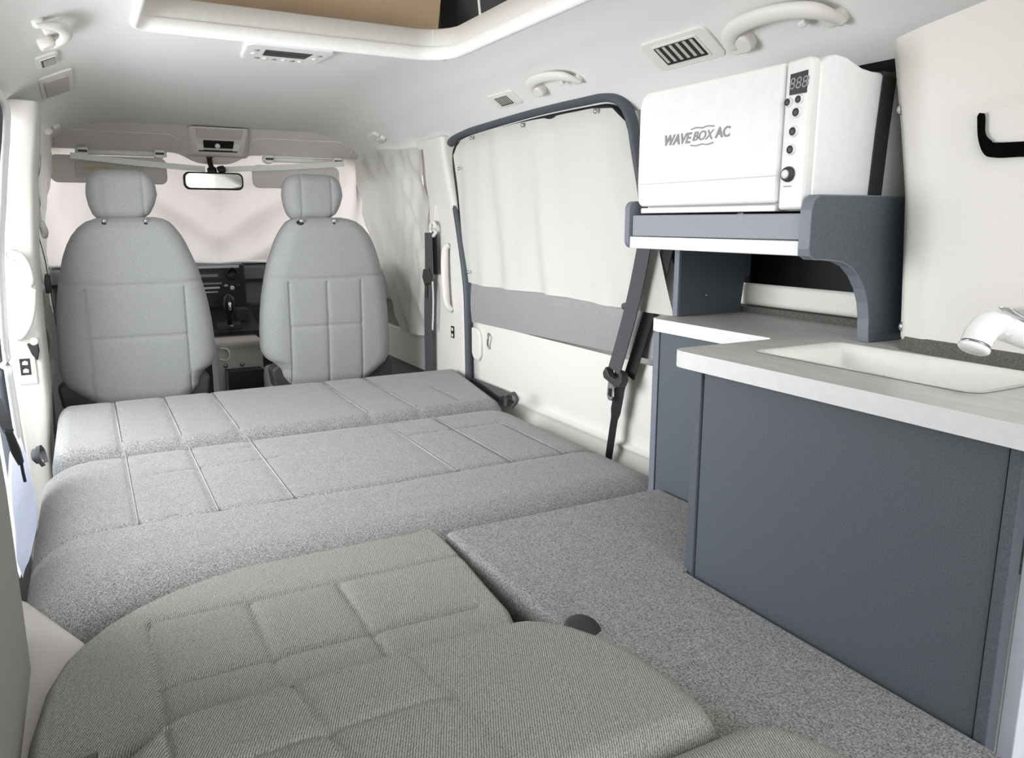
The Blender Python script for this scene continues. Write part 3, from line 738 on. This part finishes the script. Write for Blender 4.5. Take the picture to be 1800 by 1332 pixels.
tape((-.02, 4.0, .285), (.53, 3.995, .243), .026)
tape((.60, 3.995, .243), (1.20, 4.0, .290), .026)
# side window curtains of the cab
def scurt_pt(x0, sg, u, v):
    yt = 3.18+.90*u
    zt = .30+.07*u
    zb = interp(yt, [(3.2, -.505), (3.56, -.525), (3.9, -.145), (4.07, .03), (4.2, .30)])
    z = zt+(zb-zt)*v
    x = x0+sg*(.003*math.sin(yt*24+v*5)+.003*math.sin(yt*61-v*9)+.004*math.sin(v*6+yt*8)+.006*math.sin((yt-z*1.3)*23)+.003*math.sin((yt-z*.8)*57))-sg*.03*max(z, 0)/.3
    return (x, yt, z)
V, F = grid(lambda u, v: scurt_pt(1.315, 1, u, v), 90, 60)
tag(mesh('side_curtain', V, F, M['curts'], smooth=True), 'creased cream curtain over the right cab window beside the seat', 'curtain', 'cab side curtains')
V, F = grid(lambda u, v: (lambda p: (p[0]+.03*sstep((p[2]+.1)/.4), p[1]+.02, p[2]))(scurt_pt(-.155, -1, u, v)), 90, 60)
tag(mesh('side_curtain', V, F, M['curts'], smooth=True), 'cream curtain over the left cab window beside the seat', 'curtain', 'cab side curtains')
# cab doors
def cab_door(xi, xo, lab, g):
    t = thing('cab_door', lab, 'door', (xo, 3.7, -1.05), 'cab doors')
    s = 1 if xo > xi else -1
    MB().prism([(3.27, -1.1), (3.27, -.22), (4.3, -.18), (4.3, -1.1)], 'x', xi+s*.04, xo).build('door_panel', M['doorcloth'], t, bev=.01)
    MB().box(min(xi+s*.005, xi+s*.045), max(xi+s*.005, xi+s*.045), 3.42, 4.2, -.40, -.19).build('armrest_pad', M['seat'], t, bev=.015, seg=3)
    MB().box(min(xi+s*.015, xi+s*.045), max(xi+s*.015, xi+s*.045), 3.25, 4.2, -.70, -.53).build('lower_trim', M['cream'], t, bev=.008)
    return t
cab_door(1.355, 1.43, 'right cab door with grey cloth below the side curtain', 1)
cab_door(-.165, -.28, 'left cab door with grey cloth beside the front seat', 1)
# struts of the roof corners above the cab (front pillars)
for s, x0, n in ((1, 1.33, 9), (-1, -.17, 10)):
    struct(MB().tube(smooth_pts([(x0, 4.08, .33), (x0+s*.01, 4.3, .05), (x0+s*.02, 4.5, -.2)], 6), .022, 10).build('trim_%d' % n, M['creamdk'], smooth=True))

# ================================================================== RIGHT SIDE: curtain, belts, grips
def rcurt(u, v):
    # u 0 far edge -> 1 near edge
    top = interp(u, [(0, 2.955), (.06, 2.90), (1, 1.80)]); bot = interp(u, [(0, 2.855), (1, 1.56)])
    y = top+(bot-top)*(1-(1-v)**1.0)
    zt = interp(u, [(0, .262), (.03, .295), (.08, .315), (.15, .325), (.45, .330), (.85, .325), (.95, .312), (1, .27)])
    zb = -.238-.004*math.sin(u*9)
    z = zt+(zb-zt)*v
    amp = .008*(.3+.9*v)
    x = 1.340+amp*math.sin(u*30+1)+amp*.5*math.sin(u*51+v*3)+.003*math.sin(v*7+u*11)-.014*math.exp(-((u-.62)/.12)**2)*v
    return (x-.004, y, z)
V, F = grid(rcurt, 150, 60)
rc = thing('window_curtain', 'off-white curtain snapped over the sliding door window', 'curtain', (1.34, 2.3, -.23))
mesh('cloth', V, F, M['curt'], rc, smooth=True)
for y, z in ((2.763, .312), (2.363, .318), (1.935, .312), (2.872, .206), (2.80, -.195)):
    MB().lathe([(.008, 0), (.007, .004), (.002, .006)], (1.326, y, z), (-1, 0, 0), 12).build('snap', M['bolt'], rc, smooth=True)

def belt_right_rear():
    t = thing('seat_belt', 'dark seat belt hanging in front of the sliding door beside the kitchen', 'seat belt', (1.29, 1.75, -.66), 'seat belts')
    MB().ribbon(smooth_pts([(1.31, 1.655, .02), (1.305, 1.665, -.07), (1.30, 1.70, -.22), (1.295, 1.738, -.34), (1.29, 1.762, -.415)], 5), .056, .003, (0, 1, .25)).build('upper_webbing', M['webbing'], t)
    MB().ribbon(smooth_pts([(1.30, 1.748, -.41), (1.305, 1.755, -.47), (1.305, 1.775, -.56), (1.30, 1.795, -.70)], 5), [.05]*5+[.044]*5+[.03]*5+[.01], .003, (0, 1, .1)).build('lower_webbing', M['black'], t)
    MB().ribbon(smooth_pts([(1.34, 1.60, -.02), (1.34, 1.625, -.12), (1.337, 1.655, -.20), (1.33, 1.70, -.33), (1.32, 1.73, -.43)], 5), .045, .003, (0, 1, .3)).build('return_webbing', M['black'], t)
    tg = MB().prism([(1.785, -.405), (1.80, -.425), (1.795, -.44), (1.77, -.448), (1.735, -.458), (1.715, -.455), (1.705, -.435), (1.708, -.415), (1.72, -.408), (1.725, -.425), (1.74, -.435), (1.765, -.43), (1.775, -.42)], 'x', 1.275, 1.30).build('tongue_cover', M['dark'], t, bev=.004)
    MB().prism([(1.782, -.45), (1.786, -.49), (1.780, -.503), (1.765, -.503), (1.757, -.49), (1.757, -.455)], 'x', 1.284, 1.288).build('buckle_tongue', M['chrome'], tg)
    MB().prism([(1.776, -.468), (1.778, -.488), (1.766, -.492), (1.764, -.468)], 'x', 1.2825, 1.2845).build('tongue_slot', M['black'], tg)
belt_right_rear()
tag(MB().ribbon([(1.365, 1.66, .0), (1.365, 1.60, -.08), (1.365, 1.54, -.17), (1.365, 1.47, -.25)], .05, .003, (0, 1, -.6)).build('belt_strap', M['webbing']), 'dark belt strap crossing the cream pillar behind the kitchen side panel', 'strap')
def belt_post(x, s, label):
    t = thing('seat_belt', label, 'seat belt', (x, 3.15, -.66), 'seat belts')
    MB().prism([(3.10, .07), (3.125, .072), (3.13, -.0), (3.10, -.0)], 'x', x, x+s*.02).build('guide_cover', M['cream'], t, bev=.004)
    rg = [(x-s*.012, 3.095+.028*math.cos(R(a)), -.03+.028*math.sin(R(a))) for a in range(0, 361, 24)]
    MB().tube(rg, .008, 8).build('guide_loop', M['white'], t, smooth=True)
    MB().ribbon(smooth_pts([(x-s*.02, 3.13, -.045), (x-s*.022, 3.13, -.20), (x-s*.02, 3.155, -.40), (x-s*.018, 3.165, -.66)], 5), .075, .003, (0, 1, 0)).build('webbing', M['webbing'], t)
    MB().ribbon(smooth_pts([(x-s*.008, 3.09, -.04), (x-s*.008, 3.085, -.22)], 4), .045, .003, (0, 1, 0)).build('return_webbing', M['black'], t)
    MB().prism([(3.16, -.20), (3.175, -.235), (3.15, -.27), (3.10, -.26), (3.09, -.225), (3.11, -.195)], 'x', x-s*.036, x-s*.018).build('tongue_cover', M['dark'], t, bev=.004)
    MB().prism([(3.135, -.27), (3.155, -.27), (3.152, -.325), (3.138, -.325)], 'x', x-s*.032, x-s*.028).build('buckle_tongue', M['steel'], t)
    return t
belt_post(1.315, 1, 'dark seat belt hanging on the right door post')
tb = thing('seat_belt', 'thin dark seat belt hanging on the left door post from a pale guide', 'seat belt', (-.15, 3.3, -.66), 'seat belts')
MB().prism([(3.24, .11), (3.30, .12), (3.36, .04), (3.36, -.02), (3.27, -.02)], 'x', -.165, -.130).build('guide_cover', M['cream'], tb, bev=.006)
MB().tube(smooth_pts([(-.13, 3.27, .0), (-.12, 3.27, -.03), (-.125, 3.31, -.05), (-.13, 3.34, -.02)], 5), .010, 8).build('guide_loop', M['white'], tb, smooth=True)
MB().ribbon(smooth_pts([(-.15, 3.33, -.02), (-.135, 3.32, -.12), (-.128, 3.30, -.22), (-.12, 3.3, -.4), (-.115, 3.3, -.7)], 5), .012, .003, (0, 1, 0)).build('webbing', M['black'], tb)
MB().prism([(3.31, -.185), (3.33, -.21), (3.32, -.25), (3.28, -.255), (3.27, -.22), (3.28, -.19)], 'x', -.142, -.122).build('tongue_cover', M['dark'], tb, bev=.004)
MB().prism([(3.29, -.25), (3.305, -.25), (3.303, -.30), (3.292, -.30)], 'x', -.132, -.128).build('buckle_tongue', M['chrome'], tb)
tag(MB().ribbon(smooth_pts([(1.293, 3.09, -.25), (1.293, 3.085, -.34), (1.293, 3.10, -.46)], 5), .010, .003, (0, 1, 0)).build('hanging_cord', M['cream']), 'thin cream strap hanging beside the right post belt', 'strap')

# grab handles on the posts
h1 = MB().tube(smooth_pts([(1.325, 2.99, -.095), (1.31, 2.99, -.115), (1.305, 2.985, -.2), (1.305, 2.975, -.3), (1.31, 2.97, -.345), (1.325, 2.97, -.362)], 6), .016, 12, .8).build('grab_handle', M['cream'], smooth=True)
tag(h1, 'vertical cream grab handle on the right door post', 'handle', 'post grab handles')
h2 = MB().tube(smooth_pts([(-.206, 2.848, -.094), (-.198, 2.815, -.098), (-.176, 2.805, -.108), (-.162, 2.80, -.15), (-.161, 2.80, -.23), (-.176, 2.80, -.30), (-.196, 2.808, -.336), (-.204, 2.818, -.345), (-.210, 2.848, -.350)], 6), .0145, 12, 1).build('grab_handle', M['white'], smooth=True)
tag(h2, 'bright white curved grab handle on the left door post', 'handle', 'post grab handles')
def sticker(x, s, yc, zc_, label, w=.03, h=.05):
    t = thing('warning_label', label, 'sticker', (x, yc, zc_-h/2), 'warning labels')
    MB().box(min(x, x-s*.002), max(x, x-s*.002), yc-w/2, yc+w/2, zc_-h/2, zc_+h/2).build('sticker', M['label'], t)
    for dz in (-.013, .012):
        MB().prism([(yc-.007, zc_+dz-.006), (yc+.007, zc_+dz-.007), (yc+.008, zc_+dz+.004), (yc, zc_+dz+.007), (yc-.006, zc_+dz+.003)], 'x', x-s*.0025, x-s*.002).build('pictogram', M['paper'], t)
sticker(1.329, 1, 2.965, -.455, 'black and white sticker on the right door post')
tk = MB().box(-.224, -.172, 2.836, 2.85, -.505, -.40).build('lock_plate', M['white'], bev=.006, seg=3); tag(tk, 'white raised plate low on the left door post', 'plate')
t = thing('warning_label', 'black and white sticker on the white plate of the left post', 'sticker', (-.201, 2.835, -.475), 'warning labels')
MB().box(-.215, -.187, 2.8335, 2.8355, -.473, -.421).build('sticker', M['label'], t)
for dz in (-.013, .012):
    MB().prism([(-.209, -.452+dz), (-.194, -.453+dz), (-.193, -.443+dz), (-.201, -.439+dz), (-.208, -.443+dz)], 'y', 2.8325, 2.8335).build('pictogram', M['paper'], t)
kb = thing('belt_height_knob', 'white and black adjuster below the white grab handle', 'knob', (-.175, 2.84, -.42))
MB().lathe([(.013, 0), (.013, .016), (.008, .022)], (-.172, 2.848, -.368), (.2, -1, 0), 14).build('cap', M['white'], kb, smooth=True)
MB().prism([(-.190, -.375), (-.160, -.372), (-.158, -.40), (-.166, -.43), (-.18, -.41)], 'y', 2.832, 2.85).build('holder', M['black'], kb, bev=.003)
# pale curtain bunched low in the open left door
def low_cloth(u, v):
    z = -.575-.335*v
    xl = interp(-z, [(.575, -.212), (.653, -.224), (.767, -.228), (.86, -.232), (.91, -.225)]); xr = interp(-z, [(.575, -.206), (.653, -.196), (.767, -.188), (.85, -.197), (.91, -.215)])
    return (xl+(xr-xl)*u, 2.25+.2*u+.006*math.sin(v*14+u*5), z+.004*math.sin(u*6))
V, F = grid(low_cloth, 16, 40)
V2 = [(a-.006, b, c) for a, b, c in V]; n = len(V)
tag(mesh('door_curtain', V+V2, F+[tuple(i+n for i in reversed(f)) for f in F], M['cloth'], smooth=True), 'pale blue-white curtain hanging low in the left door opening', 'curtain')
bk = thing('belt_buckle', 'black belt buckle hanging in front of the pale left curtain', 'buckle', (-.20, 2.2, -.63))
MB().ribbon(smooth_pts([(-.225, 2.20, -.42), (-.216, 2.2, -.469), (-.207, 2.2, -.505)], 5), .022, .004, (1, 0, 0)).build('webbing', M['dark'], bk)
MB().prism([(-.217, -.495), (-.200, -.50), (-.188, -.55), (-.184, -.585), (-.196, -.59), (-.208, -.555)], 'y', 2.185, 2.205).build('buckle_body', M['black'], bk, bev=.003)
MB().ribbon([(-.190, 2.195, -.585), (-.189, 2.195, -.61), (-.187, 2.195, -.635)], .007, .003, (1, 0, 0)).build('tail', M['black'], bk)

# ceiling mounted fittings: a frame riding on the headliner
def cframe(x, y):
    e = .004
    s = 1 if x > .58 else -1
    p = Vector((x, y, zc(x, y)))
    b = Vector((s*e, 0, zc(x+s*e, y)-p.z)).normalized()        # outward and down
    a = Vector((0, e, zc(x, y+e)-p.z)).normalized()
    n = a.cross(b)
    if n.z > 0: n = -n
    return p, a, b, n
def lplate(fr, pts, h0, h1):
    "prism on a ceiling frame; pts (a, b)"
    n = len(pts); V = [(p[0], p[1], h0) for p in pts]+[(p[0], p[1], h1) for p in pts]
    F = [tuple(range(n-1, -1, -1)), tuple(range(n, 2*n))]+[(i, (i+1) % n, n+(i+1) % n, n+i) for i in range(n)]
    return MB().local(fr, V, F)
def air_vent(x, y, la, lb, nsl, label, slot=.7, off=0):
    fr = cframe(x, y); t = thing('ceiling_air_vent', label, 'air vent', fr[0], 'ceiling air vents')
    lplate(fr, rrect(-la/2, la/2, -lb/2, lb/2, lb*.18), -.004, .006).build('bezel', M['cream'], t, bev=.003)
    ia, ib = la*slot/2, lb*.30
    lplate(fr, rrect(-ia-.006+off, ia+.006+off, -ib-.005, ib+.005, .004), .004, .0085).build('grille_rim', M['cream'], t, bev=.001)
    g = lplate(fr, rrect(-ia+off, ia+off, -ib, ib, .003), .004, .0095).build('grille_opening', M['black'], t)
    for k in range(nsl):
        a = -ia+2*ia*(k+.5)/nsl+off
        lplate(fr, [(a-ia/nsl*.42, -ib*.95), (a+ia/nsl*.42, -ib*.95), (a+ia/nsl*.42, ib*.75), (a-ia/nsl*.42, ib*.75)], .0085, .0105).build('vane', M['creamdk'], t)
    return t
air_vent(1.275, 1.508, .23, .095, 6, 'larger cream air vent on the right roof edge, above the microwave', .62)
air_vent(1.272, 2.385, .17, .062, 7, 'small cream air vent on the right roof edge, above the curtained window', .5, -.0)
air_vent(-.044, 2.62, .17, .062, 6, 'small cream air vent on the left roof edge, next to the flat lid', .6)
fr = cframe(-.035, 3.03); t = thing('ceiling_pocket_lid', 'flat cream pocket lid on the left roof edge', 'lid', fr[0])
lplate(fr, rrect(-.16, .16, -.055, .05, .01), -.004, .008).build('surround', M['cream'], t, bev=.003)
lplate(fr, rrect(-.11, .13, -.038, .036, .006), .006, .013).build('lid', M['creamdk'], t, bev=.003)
def grip(x, y, L, label, k=1.0):
    fr = cframe(x, y); t = thing('assist_grip', label, 'handle', fr[0], 'ceiling assist grips')
    h = L/2; P = [(h, .034, .012), (h*.93, .012, .016), (h*.75, -.012, .020), (h*.4, -.026, .022), (0, -.031, .022), (-h*.45, -.028, .021), (-h*.75, -.018, .019), (-h*.95, .0, .017), (-h*.98, .020, .014)]
    path = smooth_pts([fr[0]+fr[1]*a+fr[2]*b*k+fr[3]*n for a, b, n in P], 6)
    n_ = len(path); rad = [.017*k*(.55+.45*sstep(min(1, i/(n_*.25)))) for i in range(n_)]
    MB().tube(path, rad, 14, .62, up=fr[3]).build('grip_bar', M['cream'], t, smooth=True)
    c = -h*.86
    lplate(fr, rrect(c-.030*k, c+.034*k, -.004, .040*k, .019*k), -.004, .024).build('mount', M['cream'], t, bev=.008, seg=3)
    c = h*.90
    lplate(fr, rrect(c-.02*k, c+.03*k, .010, .040*k, .012*k), -.004, .012).build('mount', M['cream'], t, bev=.006, seg=3)
    lplate(fr, [(h*.36, .006), (h*.52, .002), (h*.52, .018), (h*.36, .020)], .0, .022).build('coat_hook', M['white'], t, bev=.004)
grip(1.272, 1.21, -.27, 'large cream assist grip on the right roof edge, above the microwave', 1.15)
grip(1.252, 2.05, -.23, 'cream assist grip on the right roof edge, above the curtained window', .95)
grip(-.026, 2.24, -.24, 'cream assist grip on the left roof edge', .9)
# small clips at the front roof corners
for x, y, lab in ((1.215, 3.56, 'small cream coat clip at the front right roof corner'), (-.06, 3.75, 'small cream coat clip at the front left roof corner')):
    fr = cframe(x, y); t = thing('coat_clip', lab, 'clip', fr[0], 'coat clips')
    lplate(fr, rrect(-.05, .05, -.02, .02, .018), -.003, .014).build('clip_body', M['cream'], t, bev=.005, seg=3)
    lplate(fr, rrect(-.06, .02, .018, .045, .01), -.003, .02).build('clip_lever', M['cream'], t, bev=.005, seg=3)
# climate control panel on the ceiling
fr = (Vector((.578, 2.465, .5)), Vector((1, 0, 0)), Vector((0, 1, 0)), Vector((0, 0, -1)))
t = thing('ceiling_control_panel', 'white control unit with a black display on the ceiling', 'control panel', (.578, 2.465, .47), None)
lplate(fr, [(-.115, -.10), (.115, -.10), (.13, -.07), (.115, .12), (.095, .145), (-.085, .145), (-.11, .12), (-.128, -.07)], -.004, .0145).build('housing', M['white'], t, bev=.008, seg=3)
lplate(fr, [(-.068, -.045), (.068, -.045), (.062, .035), (-.062, .035)], .012, .0155).build('display', M['black'], t)
lplate(fr, [(-.055, -.005), (.045, -.005), (.045, .010), (-.055, .010)], .0150, .0162).build('display_line', M['dark'], t)
for k, (a, b) in enumerate([(-.09, -.03), (-.09, .02), (.092, -.03), (.09, .02), (-.07, .08), (-.045, .08), (-.02, .08), (.01, .08), (.035, .08), (.06, .08)]):
    MB().lathe([(.009, 0), (.008, .003), (.002, .004)], fr[0]+Vector((a, b, -.0135)), (0, 0, -1), 12).build('button', M['cream' if k % 2 else 'grey'], t, smooth=True)

# ================================================================== KITCHEN
WT = -.212
kc = thing('kitchen_cabinet', 'anthracite kitchen cabinet under the worktop with the sink', 'cabinet', (1.04, .7, -1.1))
MB().box(.882, .898, .462, .953, -1.1, WT-.030).build('front_panel', M['lam'], kc, bev=.001)
MB().box(.878, 1.10, .955, .975, -1.1, WT-.030).build('side_panel', M['lam'], kc, bev=.002)
MB().box(.878, .900, .444, .460, -1.1, WT-.030).build('end_panel', M['lam'], kc, bev=.002)
MB().box(.903, .93, .425, .445, -1.1, WT-.030).build('edge_profile', M['alu'], kc, bev=.002)
fc = thing('kitchen_cabinet', 'narrow anthracite cabinet in the corner beyond the sink unit', 'cabinet', (1.2, 1.2, -1.1))
MB().box(1.118, 1.134, .98, 1.355, -1.1, WT-.030).build('front_panel', M['lam'], fc)
MB().box(1.115, 1.37, 1.357, 1.377, -1.1, WT-.030).build('side_panel', M['lamedge'], fc, bev=.002)
# worktop with sink cut-out, tiled from prisms sharing one mesh
wt = thing('worktop', 'pale stone-look worktop with a step in its front edge', 'worktop', (1.1, .8, WT-.028))
SX0, SX1, SY0, SY1, SR = .965, 1.168, .556, .925, .018
def worktop():
    outer = [(.86, .02), (.86, .985), (.862, .998), (.868, 1.008), (.88, 1.015), (1.095, 1.015), (1.105, 1.025), (1.105, 1.355), (1.112, 1.375), (1.125, 1.385), (1.372, 1.385), (1.372, .02)]
    import bmesh as _b
    bm = _b.new()
    hole = rrect(SX0, SX1, SY0, SY1, SR, 6)
    z = WT+Z0
    def loop(pts):
        vs = [bm.verts.new((x, y, z)) for x, y in pts]
        return [bm.edges.new((vs[i], vs[(i+1) % len(vs)])) for i in range(len(vs))]
    es = loop(outer)+loop(hole)
    _b.ops.triangle_fill(bm, edges=es, use_beauty=True)
    for f in list(bm.faces):
        if f.normal.z < 0: f.normal_flip()
        f.material_index = 0
    top = list(bm.faces)
    r = _b.ops.extrude_face_region(bm, geom=top)
    nv = [g for g in r['geom'] if isinstance(g, _b.types.BMVert)]
    # the region moved is the copy: keep it as top, original as bottom
    for v in bm.verts:
        pass
    for v in nv: v.co.z = z
    ns = set(nv)
    for v in bm.verts:
        if v not in ns: v.co.z = z-.028
    bm.normal_update()
    for f in bm.faces:
        if abs(f.normal.z) < .5:
            f.material_index = 1
    _b.ops.recalc_face_normals(bm, faces=bm.faces)
    vs = [(v.co.x, v.co.y, v.co.z-Z0) for v in bm.verts]; bm.verts.index_update()
    fs_ = [tuple(v.index for v in f.verts) for f in bm.faces]; mi_ = [f.material_index for f in bm.faces]; bm.free()
    o = mesh('slab', vs, fs_, [M['stone'], M['stonedge']], wt)
    for p, m_ in zip(o.data.polygons, mi_): p.material_index = m_
worktop()
def ring_path(x0, x1, y0, y1, r, z, n=6): return [(a, b, z) for a, b in rrect(x0, x1, y0, y1, r, n)]
sk = thing('sink', 'white rectangular sink set into the worktop', 'sink', (1.066, .74, WT-.11))
def basin():
    loops = [ring_path(SX0-.005, SX1+.005, SY0-.005, SY1+.005, SR+.005, WT+.0012), ring_path(SX0+.004, SX1-.004, SY0+.004, SY1-.004, SR, WT+.001), ring_path(SX0+.012, SX1-.012, SY0+.012, SY1-.012, SR, WT-.010),
             ring_path(SX0+.018, SX1-.018, SY0+.022, SY1-.022, SR, WT-.085), ring_path(SX0+.03, SX1-.03, SY0+.04, SY1-.04, SR*.8, WT-.10)]
    n = len(loops[0]); V = [p for l in loops for p in l]; k = len(loops)
    F = [(i*n+j, (i+1)*n+j, (i+1)*n+(j+1) % n, i*n+(j+1) % n) for i in range(k-1) for j in range(n)]
    F.append(tuple(range((k-1)*n, k*n)))
    return mesh('basin', V, F, M['sink'], sk, smooth=True)
basin()
MB().lathe([(.02, 0), (.02, .003), (.012, .004)], (1.09, .64, WT-.10), (0, 0, 1), 20).build('drain', M['chrome'], sk, smooth=True)
# tap: pull-out shower head leaning over the sink
tp = thing('tap', 'white pull-out shower tap head leaning over the sink', 'tap', (1.10, .50, WT))
hp_ = [(.9405, .548, -.1450), (.9455, .548, -.1365), (.956, .548, -.1275), (.972, .549, -.1245), (.996, .550, -.1285), (1.020, .548, -.1365), (1.045, .54, -.145), (1.08, .525, -.157), (1.11, .51, -.17)]
MB().tube(smooth_pts(hp_, 6), [.0175]*6+[.0180]*6+[.0180]*6+[.0172]*6+[.0162]*6+[.0158]*6+[.016]*6+[.016]*6+[.016], 20, up=(0, 1, 0)).build('shower_head', M['gloss'], tp, smooth=True)
MB().tube([(.9405, .548, -.1450), (.9385, .548, -.1484)], .0165, 20, up=(0, 1, 0)).build('grey_ring', M['steel'], tp, smooth=True)
MB().tube([(.9385, .548, -.1484), (.9368, .548, -.1515), (.9355, .548, -.1540)], [.0183, .0183, .0150], 20, up=(0, 1, 0)).build('nozzle_ring', M['gloss'], tp, smooth=True)
MB().prism([(.992, -.1035), (1.10, -.108), (1.10, -.140), (1.05, -.128), (1.01, -.113)], 'y', .540, .560).build('lever', M['chrome'], tp, bev=.003)
MB().lathe([(.028, 0), (.028, .012), (.022, .018), (.02, .045), (.02, .05)], (1.115, .50, WT), (0, 0, 1), 24).build('tap_base', M['chrome'], tp, smooth=True)

# shelf for the microwave
sf = thing('microwave_shelf', 'grey-blue shelf unit carrying the microwave above the worktop', 'shelf', (1.2, 1.15, WT))
MB().box(1.052, 1.36, .925, 1.385, -.03, .014).build('shelf_box', M['lamlight'], sf, bev=.002)
MB().box(1.046, 1.36, .922, 1.385, -.056, -.031).build('shelf_board', M['stonedge'], sf, bev=.002)
MB().prism(rrect(1.044, 1.36, -.056, .044, .016, 5), 'y', 1.386, 1.402).build('side_panel', M['lamedge'], sf, bev=.001)
MB().prism([(1.178, WT+.001), (1.365, WT+.001), (1.375, -.13), (1.408, -.12), (1.408, -.057), (1.178, -.057)], 'y', 1.366, 1.382).build('support_panel', M['lam'], sf)
MB().box(1.172, 1.178, 1.366, 1.382, WT+.001, -.057).build('edge_band', M['lamedge'], sf)
MB().lathe([(.004, 0), (.003, .003), (.001, .004)], (1.255, 1.3655, -.166), (0, -1, 0), 12).build('screw', M['bolt'], sf, smooth=True)
prof = [(1.044, .020), (1.048, .034), (1.06, .043), (1.36, .043), (1.36, WT+.001), (1.214, WT+.001)]
arc = [(1.212, -.20), (1.209, -.17), (1.202, -.14), (1.19, -.115), (1.172, -.092), (1.15, -.075), (1.125, -.066), (1.09, -.062), (1.058, -.061), (1.047, -.055), (1.044, -.044)]
ap = MB().prism(prof+arc, 'y', .898, .920).build('curved_side_panel', M['lam'], sf, bev=.0005)
MB().ribbon([Vector((x, .909, z)) for x, z in [(1.2135, WT+.001)]+arc+[(1.0435, 0)]+prof[:3]+[(1.20, .0435), (1.355, .0435)]], .0225, .002, (0, 1, 0)).build('edge_band', M['lamedge'], ap)

# microwave
mw = thing('microwave', 'white compact microwave with a control strip, standing on the shelf', 'microwave', (1.2, 1.15, .0145))
bp = [(1.078, .018), (1.078, .245), (1.085, .258), (1.10, .268), (1.12, .272), (1.145, .270), (1.165, .263), (1.185, .256), (1.21, .253), (1.33, .252), (1.345, .245), (1.345, .018)]
MB().prism(bp, 'y', .933, 1.372).build('body', M['gloss'], mw, bev=.009, seg=4)
def rr_yz(y0, y1, z0, z1, r): return rrect(y0, y1, z0, z1, r, 6)
md = MB().prism([(.988, .032), (1.366, .032), (1.374, .040), (1.378, .075), (1.377, .235), (1.370, .255), (1.350, .264), (.988, .262)], 'x', 1.056, 1.078).build('door', M['white'], mw, bev=.006, seg=4)
MB().box(1.0545, 1.0565, .992, 1.374, .0775, .0785).build('door_crease', M['creamdk'], md)
MB().box(1.058, 1.077, .99, 1.365, .018, .029).build('bottom_lip', M['white'], mw, bev=.002)
cpn = MB().prism([(.930, .020), (.985, .020), (.985, .262), (.936, .264), (.930, .255)], 'x', 1.058, 1.079).build('control_panel', M['white'], mw, bev=.006, seg=4)
dsp = MB().prism([(.9385, .207), (.9735, .207), (.9735, .240), (.9385, .242)], 'x', 1.0565, 1.059).build('display', M['black'], cpn)
text('display_digits', '888', .026, M['grey'], dsp, (1.0562, .956, .2235), (0, -1, 0), (0, 0, 1), .0002, .15)
for y, z, r in ((.9745, .196, .0065), (.952, .198, .0065), (.955, .178, .0075), (.959, .148, .0075), (.962, .119, .0075)):
    b = MB().lathe([(r*1.25, 0), (r*1.25, .0015), (r, .004), (r*.5, .005)], (1.0585, y, z), (-1, 0, 0), 18).build('button', M['white'], cpn, smooth=True)
    MB().lathe([(r*.9, 0), (r*.85, .001), (r*.3, .0012)], (1.0538, y, z), (-1, 0, 0), 14).build('button_symbol', M['dark'], b, smooth=True)
dl = MB().lathe([(.013, 0), (.013, .003), (.011, .008), (.009, .009)], (1.0585, .9645, .079), (-1, 0, 0), 24).build('start_dial', M['dark'], cpn, smooth=True)
MB().lathe([(.0075, 0), (.007, .002), (.002, .003)], (1.0495, .9645, .079), (-1, 0, 0), 18).build('dial_cap', M['white'], dl, smooth=True)
MB().box(1.0565, 1.0585, .957, .973, .0585, .0600).build('dial_caption', M['grey'], cpn)
# lettering on the door
text('lettering', 'WAVE', .027, M['grey'], md, (1.0552, 1.254, .160), (0, -1, -.02), (0, 0, 1), .0004, .28, 1.05, .0009)
text('lettering', 'BOX', .024, M['grey'], md, (1.0552, 1.180, .161), (0, -1, -.02), (0, 0, 1), .0004, .28, 1.1, .0003)
text('lettering', 'AC', .026, M['grey'], md, (1.0552, 1.125, .162), (0, -1, -.02), (0, 0, 1), .0004, .1, 1.05, .0006)
for z, dz in ((.1755, 1), (.1465, -1)):
    P = [(1.0552, 1.212-.064*k/16, z+dz*.0022*abs(math.sin(k*.4))) for k in range(17)]
    MB().ribbon([Vector(p) for p in P], .0024, .0006, (0, 0, 1)).build('wave_mark', M['grey'], md)
# strap holding the microwave
st = MB().ribbon([Vector(p) for p in [(1.238, .9305, .046), (1.243, .9305, .15), (1.250, .9305, .246), (1.250, .934, .2535), (1.250, 1.0, .255), (1.250, 1.30, .255), (1.250, 1.371, .2535), (1.250, 1.3745, .246), (1.252, 1.3745, .046)]], .034, .002, (1, 0, 0))
tag(st.build('strap', M['dark']), 'black strap wrapped round the microwave', 'strap')
